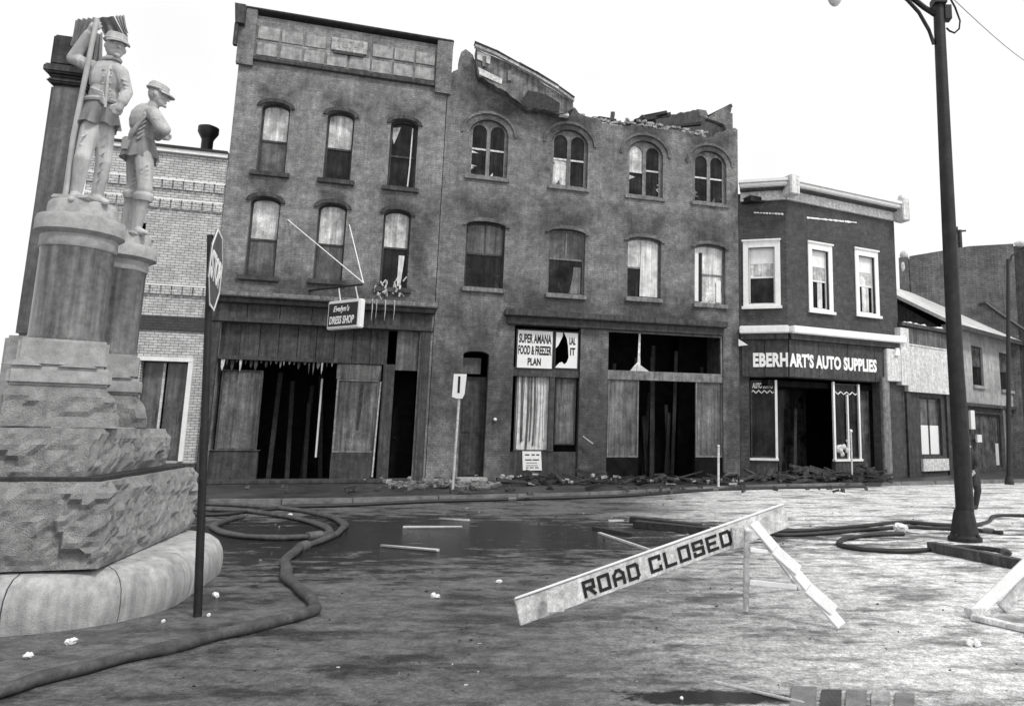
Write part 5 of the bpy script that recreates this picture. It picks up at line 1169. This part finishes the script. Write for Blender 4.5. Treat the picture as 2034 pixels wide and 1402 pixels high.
def fr_of(px, py, Yg):   # how far along the board a pixel lies
    best = min(range(0, 401), key=lambda i: abs(((R0 + dd_ * (Lb * i / 400) - CAMP).dot(RX)) / ((R0 + dd_ * (Lb * i / 400) - CAMP).dot(_f)) * FPX + PCX - px)); return Lb * best / 400
xa_, xb_ = fr_of(1157, 0, 0), fr_of(1268, 0, 0); xc_, xd_ = fr_of(1288, 0, 0), fr_of(1450, 0, 0)
for t_, a, c_ in (('ROAD', xa_, xb_), ('CLOSED', xc_, xd_)):
    lt = block_text(t_, .15, c_ - a); shift(lt, (a, -.0195, -.078)); plc(lt, MT).build('lettering', M_LETTER, bd)
plank('top_strip', Bq(R0 + upv * .125 + plc_n * .006), Bq(R1 + upv * .125 + plc_n * .006), .05, .014, M_WHITE, bar, up=upv)
plank('leg', Bq(ba0 + Vector((0, 0, .03))), Bq(apex + Vector((.03, -.12, .02))), .09, .04, M_WHITE, bar, up=(0, -1, .3))
plank('leg', Bq(ba1 + Vector((0, 0, .02))), Bq(at_depth(1484, 1050, 7.4)), .05, .08, M_DWHITE, bar, up=(0, -1, 0))
bl = ground(1600, 1172); 
plank('leg', Bq(ground(1600, 1180) + Vector((0, .25, .02))), Bq(apex + Vector((.06, .1, 0))), .08, .04, M_DWHITE, bar, up=(0, -1, .3))
plank('cross_brace', Bq(at_depth(1490, 1156, 7.35)), Bq(at_depth(1582, 1166, 7.2)), .03, .05, M_WHITE, bar)
plank('cross_brace', Bq(at_depth(1490, 1091, 7.4)), Bq(at_depth(1524, 1096, 7.4)), .03, .04, M_WHITE, bar)
for px, py in ((1560, 1110), (1628, 1188)):
    a = at_depth(px, py, 7.3 - (py - 1110) * .006); plank('leg_cleat', Bq(a + Vector((-.1, 0, .08))), Bq(a + Vector((.12, 0, -.1))), .1, .05, M_WHITE, bar, up=(0, -1, .3))
plank('upright', Bq(at_depth(1102, 1172, 6.95)), Bq(at_depth(1104, 1216, 6.93)), .15, .045, M_DWHITE, bar, up=(0, -1, 0))
plank('upright', Bq(at_depth(1412 + 52, 1046, 7.72)), Bq(at_depth(1468, 1088, 7.72)), .12, .05, M_DWHITE, bar, up=(0, -1, 0))
b2b = ground(1936, 1228); br2 = empty('road_barricade', loc(b2b), 'fallen white barricade trestle poking in at the right edge', 'barricade', 'wooden road barricades')
B2_ = lambda v: v - b2b
plank('leg', B2_(b2b + Vector((0, 0, .04))), B2_(at_depth(2090, 1072, 7.6)), .11, .045, M_WHITE, br2, up=(0, -1, .3))
plank('leg', B2_(ground(1990, 1215) + Vector((0, 0, .03))), B2_(at_depth(2100, 1085, 7.9)), .10, .045, M_DWHITE, br2, up=(0, -1, .3))
plank('foot_rail', B2_(ground(1932, 1232) + Vector((0, 0, .03))), B2_(ground(2090, 1268) + Vector((0, 0, .03))), .08, .05, M_DWHITE, br2)
plank('foot_block', B2_(b2b + Vector((-.06, 0, .05))), B2_(b2b + Vector((.14, .05, .07))), .12, .08, M_DWHITE, br2)

# ------------------------------------------------------------------ fire hoses on the street
def smooth_path(pts, k=8):
    out = []; n_ = len(pts)
    for i in range(n_ - 1):
        p0, p1, p2, p3 = pts[max(i - 1, 0)], pts[i], pts[i + 1], pts[min(i + 2, n_ - 1)]
        for j in range(k):
            t = j / k; out.append(.5 * ((2 * p1) + (p2 - p0) * t + (2 * p0 - 5 * p1 + 4 * p2 - p3) * t * t + (3 * p1 - p0 - 3 * p2 + p3) * t ** 3))
    out.append(pts[-1]); return out
def hose(px, r, label, m=M_HOSE, couple=True, z=None):
    ps = [ground(*p) + Vector((0, 0, r * .85 + (p[2] if len(p) > 2 else 0))) if len(p) == 2 else ground(p[0], p[1]) + Vector((0, 0, r * .85 + p[2])) for p in [(q[0], q[1]) if len(q) == 2 else q for q in px]]
    o = empty('fire_hose', loc(ps[0]), label, 'fire hose', 'fire hoses on the road')
    ps = smooth_path([p - ps[0] for p in ps], 10)
    rs = [r * (1 + .10 * sin(i * .37) + .08 * sin(i * .11 + 2) + random.uniform(-.03, .03)) for i in range(len(ps))]
    for i, p in enumerate(ps): p.z -= (r * .17); p.x += .012 * sin(i * .53); p.y += .012 * sin(i * .41 + 1)
    MB().tube(ps, rs, 12, flat=.82).build('hose_line', m, o, smooth=True)
    if couple:
        for e in couple:
            i = int(e * (len(ps) - 2)); d = (ps[i + 1] - ps[i]).normalized()
            MB().tube([ps[i] - d * r * 2.0, ps[i] - d * r * 1.9, ps[i] + d * r * 1.9, ps[i] + d * r * 2.0], [r * .9, r * 1.3, r * 1.3, r * .9], 12).build('coupling', M_STEEL, o, smooth=True)
    return o
hose([(-160, 1432), (-40, 1398), (80, 1360), (220, 1324), (360, 1290), (470, 1262), (560, 1240), (612, 1226), (624, 1208), (606, 1186), (578, 1162), (566, 1135), (576, 1108), (606, 1090), (650, 1074), (678, 1057), (681, 1043), (655, 1030), (600, 1018), (520, 1010), (430, 1005), (330, 1003)], .060, 'thick grey fire hose winding in an S from bottom left towards the shops', couple=[.62])
hose([(330, 1014), (430, 1016), (520, 1022), (600, 1036), (648, 1052), (652, 1064), (620, 1070), (560, 1073), (500, 1071), (450, 1064), (424, 1052), (440, 1041), (480, 1030)], .058, 'fire hose lying in a closed loop beside the monument base', couple=[.5])
hose([(300, 1026), (390, 1026), (450, 1024), (500, 1018), (560, 1012)], .05, 'short dark hose length behind the stop sign pole', M_HOSED, couple=None)
hose([(560, 1010), (700, 1006), (850, 999), (1000, 995), (1170, 990), (1260, 986), (1400, 976), (1480, 973), (1600, 970), (1720, 969)], .055, 'black hose running straight along the kerb before the shopfronts', M_HOSED, couple=[.35, .7])
hose([(2090, 1030), (2010, 1026), (1975, 1028), (1960, 1040), (1930, 1046), (1860, 1045), (1790, 1040), (1720, 1047), (1640, 1054), (1570, 1058), (1530, 1059), (1550, 1066), (1640, 1062), (1720, 1055), (1800, 1050), (1850, 1052), (1930, 1055), (1990, 1062)], .045, 'long dark hose doubled back behind the lamp post', M_HOSED, couple=[.98])
hose([(1795, 1064), (1730, 1066), (1680, 1074), (1665, 1084), (1700, 1093), (1760, 1098), (1820, 1098), (1880, 1092), (1930, 1090), (1990, 1098), (2000, 1104)], .045, 'dark hose curled in an open ring before the lamp post', M_HOSED, couple=[.96])

# ------------------------------------------------------------------ rubble, timbers, litter
def heap(name, px0, px1, pyb, hgt, n, label, m_list, seed, zoff=SW, depth=1.2, kind=True, size=(.1, 1.5)):
    random.seed(seed); mb = MB(); thin = .45 if hgt < .04 else 1
    for i in range(n):
        px = random.uniform(px0, px1); p = ground(px, pyb + random.uniform(-5, 4), zoff); k = 1 - abs((px - px0) / (px1 - px0) - .5) * 2
        z_ = zoff + random.uniform(0, hgt) * (.25 + .75 * k) * random.random(); l = size[0] + (size[1] - size[0]) * random.random() ** 2.4; a = random.uniform(0, pi); t = random.uniform(-.3, .3)
        d = Vector((cos(a), sin(a) * .6, t)) * l * .5; p = Vector((p.x, p.y + random.uniform(0, depth), z_ + .06))
        lo = min((p - d).z, (p + d).z)
        if lo < zoff + .02: p.z += zoff + .02 - lo
        mb.bar(p - d, p + d, random.uniform(.05, .2) * thin, random.uniform(.03, .1) * thin, jit=.02 * thin)
    return mb
def rub(label, args, m): 
    o = heap(*args).build('rubble', m); o['kind'] = 'stuff'; o['label'] = label; return o
rub('charred rubble strewn along the foot of the burned shop', ('r', 1000, 1480, 962, .26, 150, '', 0, 3), M_CHAR)
rub('pale broken bricks and lath among the charred rubble', ('r', 700, 1500, 964, .3, 60, '', 0, 5, SW, .9, True, (.06, .3)), M_PANEL)
rub('dark heap of burnt boards before the auto store', ('r', 1490, 1765, 957, .42, 170, '', 0, 8, SW, 1.6), M_TRIM)
rub('black tangle of burnt stock by the auto store pilaster', ('r', 1680, 1765, 958, .6, 70, '', 0, 9, SW, .8), M_CHAR)
rub('grey debris at the door of the dress shop', ('r', 770, 980, 972, .25, 90, '', 0, 11, SW, .8, True, (.1, .5)), M_GTRIM)
rub('bits of wreckage lying in the gutter', ('r', 450, 1760, 982, .05, 45, '', 0, 21, SW, 1.6, True, (.05, .5)), M_TRIM)
random.seed(5)
def stick(name, p0, p1, w, h, m, label, cat, group=None):
    a, c_ = Vector(p0), Vector(p1); mid = (a + c_) / 2; o = MB().bar(a - mid, c_ - mid, w, h, jit=.006).build(name, m, bevel=.004)
    o.location = mid; return tag(o, label, cat, group)
def gstick(name, q, w, h, m, label, cat, group=None):
    return stick(name, ground(q[0], q[1]) + Vector((0, 0, h / 2 + .002)), ground(q[2], q[3]) + Vector((0, 0, h / 2 + .002)), w, h, m, label, cat, group)
G_ = 'pale lath lying on the wet road'
gstick('lath', (873, 1031, 932, 1034), .05, .03, M_LATH, 'pale lath lying farthest from the barricade, nearest the kerb', 'lath', G_)
gstick('lath', (800, 1048, 918, 1048), .05, .03, M_LATH, 'long straight pale lath lying flat in the dark wet middle of the road', 'lath', G_)
gstick('lath', (758, 1085, 870, 1095), .06, .03, M_LATH, 'slanting pale lath lying right of the hose bend', 'lath', G_)
gstick('lath', (1208, 1037, 1238, 1036), .07, .04, M_LATH, 'short pale stick on the road behind the barricade board', 'lath', G_)
gstick('lath', (1190, 1060, 1290, 1094), .05, .03, M_LATH, 'thin pale lath pointing down at the barricade lettering', 'lath', G_)
gstick('charred_timber', (1255, 1036, 1390, 1052), .16, .10, M_CHAR, 'charred timber lying behind the upper end of the barricade', 'timber', 'charred timbers on the road')
gstick('charred_timber', (1262, 1047, 1405, 1062), .16, .12, M_CHAR, 'thick charred timber right behind the barricade lettering', 'timber', 'charred timbers on the road')
gstick('charred_timber', (1850, 1094, 2060, 1138), .17, .13, M_TRIM, 'heavy scorched beam lying from the hose ring to the right edge', 'timber', 'charred timbers on the road')
gstick('charred_timber', (1180, 1052, 1260, 1066), .1, .06, M_CHAR, 'short burnt stick among the puddles behind the barricade', 'timber', 'charred timbers on the road')
gstick('lath', (1420, 1356, 1598, 1400), .02, .02, M_LATH, 'long white stick lying across the dark debris at the bottom edge', 'lath', G_)
o = stick('lath', F1.w(F1.x(1158, 866, -.2), -.2, F1.z(1158, 866, -.2)), F1.w(F1.x(1178, 881, -.25), -.25, F1.z(1178, 881, -.25)), .05, .03, M_LATH, 'short white stick caught leaning against the burned shop pier', 'lath')
def paper(px, py, s_, label, n_=3):
    b_ = ground(px, py); mb = MB()
    for i in range(n_):
        mb.ball((random.uniform(-s_, s_) * .8, random.uniform(-s_, s_) * .4, s_ * .45), (s_ * random.uniform(.4, .7), s_ * .5, s_ * random.uniform(.3, .6)), Matrix.Rotation(random.random() * 3, 3, 'Y'), 6)
    mb.rough(s_ * .12); o = mb.build('litter', M_PAPER); o.location = b_; return tag(o, label, 'litter', 'scraps of litter on the road')
paper(431, 1186, .055, 'crumpled white paper lying right of the stop sign pole', 2)
paper(412, 1224, .03, 'tiny white scrap right at the foot of the stop sign pole', 1)
paper(322, 1237, .03, 'small white scrap on the road below the monument base', 1)
paper(140, 1279, .05, 'torn strip of white paper lying in front of the monument', 4)
paper(48, 1308, .05, 'white scrap nearest the bottom left corner', 2)
paper(572, 1026, .07, 'white scrap lying on the hose loop by the kerb', 2)
paper(865, 1188, .05, 'flattened pale scrap in the middle of the wet road', 3)
paper(988, 1158, .04, 'small pale scrap left of the fallen end of the barricade', 2)
paper(1935, 1284, .06, 'pale scrap on the pale-toned road below the fallen trestle', 3)
paper(1790, 1056, .16, 'lump of dirty snow at the mouth of the hose ring', 3)
# blocks and dark debris at the bottom edge
random.seed(12)
kb = [(1572, 1366, 1622), (1632, 1372, 1672), (1682, 1374, 1722), (1732, 1377, 1768), (1778, 1379, 1816)]
for i, (xa, yt, xb) in enumerate(kb):
    P0, P1 = ground(xa, yt), ground(xb, yt + 2); P2, P3_ = ground(xb - 2, 1425), ground(xa - 4, 1425)
    mb = MB(); h = .018; v_ = [P0, P1, P2, P3_]
    mb.faces([(v.x, v.y, .001) for v in v_] + [(v.x, v.y, h) for v in v_], [(3, 2, 1, 0), (4, 5, 6, 7)] + [(k, (k + 1) % 4, (k + 1) % 4 + 4, k + 4) for k in range(4)])
    mb.rough(.004).build('paving_block', (M_KERB, M_WALK, M_KERB, mat('pale_kerb_stone', .3, .7, .5, 5, .6, grain=.3), M_KERB)[i], road, bevel=.004)
paper(1352, 1388, .02, 'tiny pale scrap in the black pool at the bottom edge', 2)
# ------------------------------------------------------------------ stooping fireman behind the lamp post
pf = ground(1931, 1012)
mn = empty('person', loc(pf), 'person in dark coat and white helmet stooping behind the big lamp post', 'person')
mb = MB(); V = Vector
mb.cap(V((-.10, 0, .82)), .12, V((-.12, -.04, .46)), .085); mb.cap(V((-.12, -.04, .46)), .085, V((-.12, .02, .1)), .06)
mb.cap(V((.09, .04, .82)), .12, V((.16, .0, .46)), .085); mb.cap(V((.16, .0, .46)), .085, V((.13, .08, .1)), .06)
for x_, y_ in ((-.12, .02), (.13, .08)): mb.cap(V((x_, y_, .05)), .05, V((x_ - .12, y_ - .08, .04)), .042)
mb.ball(V((0, .02, .86)), (.19, .16, .17)); mb.cap(V((0, .02, .9)), .165, V((-.12, -.06, 1.18)), .17); mb.cap(V((-.27, -.02, 1.24)), .085, V((.05, -.12, 1.26)), .085)
mb.cap(V((.06, -.12, 1.24)), .075, V((.12, -.24, 1.0)), .06); mb.cap(V((.12, -.24, 1.0)), .06, V((-.04, -.36, .88)), .045)
mb.cap(V((-.28, -.02, 1.24)), .075, V((-.36, -.15, 1.0)), .06); mb.cap(V((-.36, -.15, 1.0)), .06, V((-.3, -.34, .88)), .045)
for k in range(6): mb.cap(V((.14 * cos(k), .03 + .1 * sin(k), .85)), .08, V((.2 * cos(k), .03 + .15 * sin(k), .6)), .06)
carve(mb, 'body', M_CLOTH, mn, .016, 3)
mb = MB(); hd = V((-.2, -.16, 1.36)); fc = (-.6, -.6, -.35); head(mb, hd, fc, .1); mb.cap(hd - V((0, -.03, .07)), .055, V((-.13, -.09, 1.24)), .065)
carve(mb, 'head', M_SKIN, mn, .009, 2)
mb = MB(); hand(mb, V((-.04, -.36, .88)), (-.6, -.4, -.4), (0, 0, 1)); carve(mb, 'hand', M_SKIN, mn, .008, 1)
mb = MB(); hand(mb, V((-.3, -.34, .88)), (.3, -.6, -.4), (0, 0, 1)); carve(mb, 'hand', M_SKIN, mn, .008, 1)
mb = MB(); mb.lathe([(.19, -.01), (.185, .0), (.13, .02), (.12, .08), (.07, .14), (.02, .155)], (0, 0), 20)
plc(mb, Matrix.Translation(hd + V((0, 0, .05))) @ Matrix.Rotation(radians(-18), 4, 'X') @ Matrix.Rotation(radians(-14), 4, 'Y')); mb.build('helmet', M_WHITE, mn, smooth=True)

# loose grit, ash and splinters strewn over the whole street, sparse and uneven
random.seed(77); mb = MB()
for i in range(2200):
    y = 4.2 + 16 * random.random() ** 1.3; x = random.uniform(-.75 * y, .55 * y); 
    if x < -3.4 and y < 9.5: continue
    from mathutils import noise as nz
    if nz.noise(Vector((x * .9, y * .9, 3))) + .5 * nz.noise(Vector((x * 3, y * 3, 9))) < random.uniform(-.1, .35): continue
    r_ = .003 + (.002 + .0010 * y) * random.random() ** 3; a = random.uniform(0, pi)
    mb.bar((x - r_ * cos(a), y - r_ * sin(a), r_ * .5), (x + r_ * cos(a), y + r_ * sin(a), r_ * .5), r_ * random.uniform(.6, 1.4), r_ * .8, jit=r_ * .25)
o = mb.build('grit', M_CHAR); o['kind'] = 'stuff'; o['label'] = 'black grit and splinters strewn over the road'
mb = MB()
for i in range(700):
    y = 5 + 14 * random.random(); x = random.uniform(-.5 * y, .5 * y)
    if x < -3.4 and y < 9.5: continue
    from mathutils import noise as nz
    if nz.noise(Vector((x * .9, y * .9, 3))) + .5 * nz.noise(Vector((x * 3, y * 3, 9))) < random.uniform(-.1, .35): continue
    r_ = .003 + (.002 + .0009 * y) * random.random() ** 3; a = random.uniform(0, pi)
    mb.bar((x - r_ * cos(a) * 1.5, y - r_ * sin(a), r_ * .4), (x + r_ * cos(a) * 1.5, y + r_ * sin(a), r_ * .4), r_ * random.uniform(.6, 1.4), r_ * .6, jit=r_ * .25)
o = mb.build('ice_crumbs', M_LATH); o['kind'] = 'stuff'; o['label'] = 'pale crumbs of ice and plaster strewn over the road'
# notices and a door post on the far shop
MB().box(F5.x(1923, 830), F5.x(1931, 830), -.12, -.02, F5.z(1926, 852), F5.z(1926, 815)).build('white_board', M_SIGNW, b5)
MB().box(F5.x(1937, 870), F5.x(1946, 870), -.1, -.02, F5.z(1942, 878), F5.z(1942, 863)).build('notice', M_SIGNW, b5)

random.seed(91)
for (F, b_, xa, xb, zt, n_) in ((F1, b1, fx0 + 1.4, F1.x(640, 850), zA, 5), (F1, b2, r1 + .1, r2 - .1, bz0, 5), (F1, b2, s2 + .1, s3 - .1, tz1, 6), (F3, b3, .4, m0 - .3, zsg, 3)):
    for i in range(n_):
        x_ = xa + (xb - xa) * (i + random.random()) / n_; y_ = random.uniform(1.0, 2.2); k = random.uniform(-.25, .25)
        MB().bar((x_, y_, SW), (x_ + k, y_, zt - random.uniform(.1, 1.2)), .12, .06, up=(0, 1, 0), jit=.01).build('charred_stud', M_CHAR, b_, F)
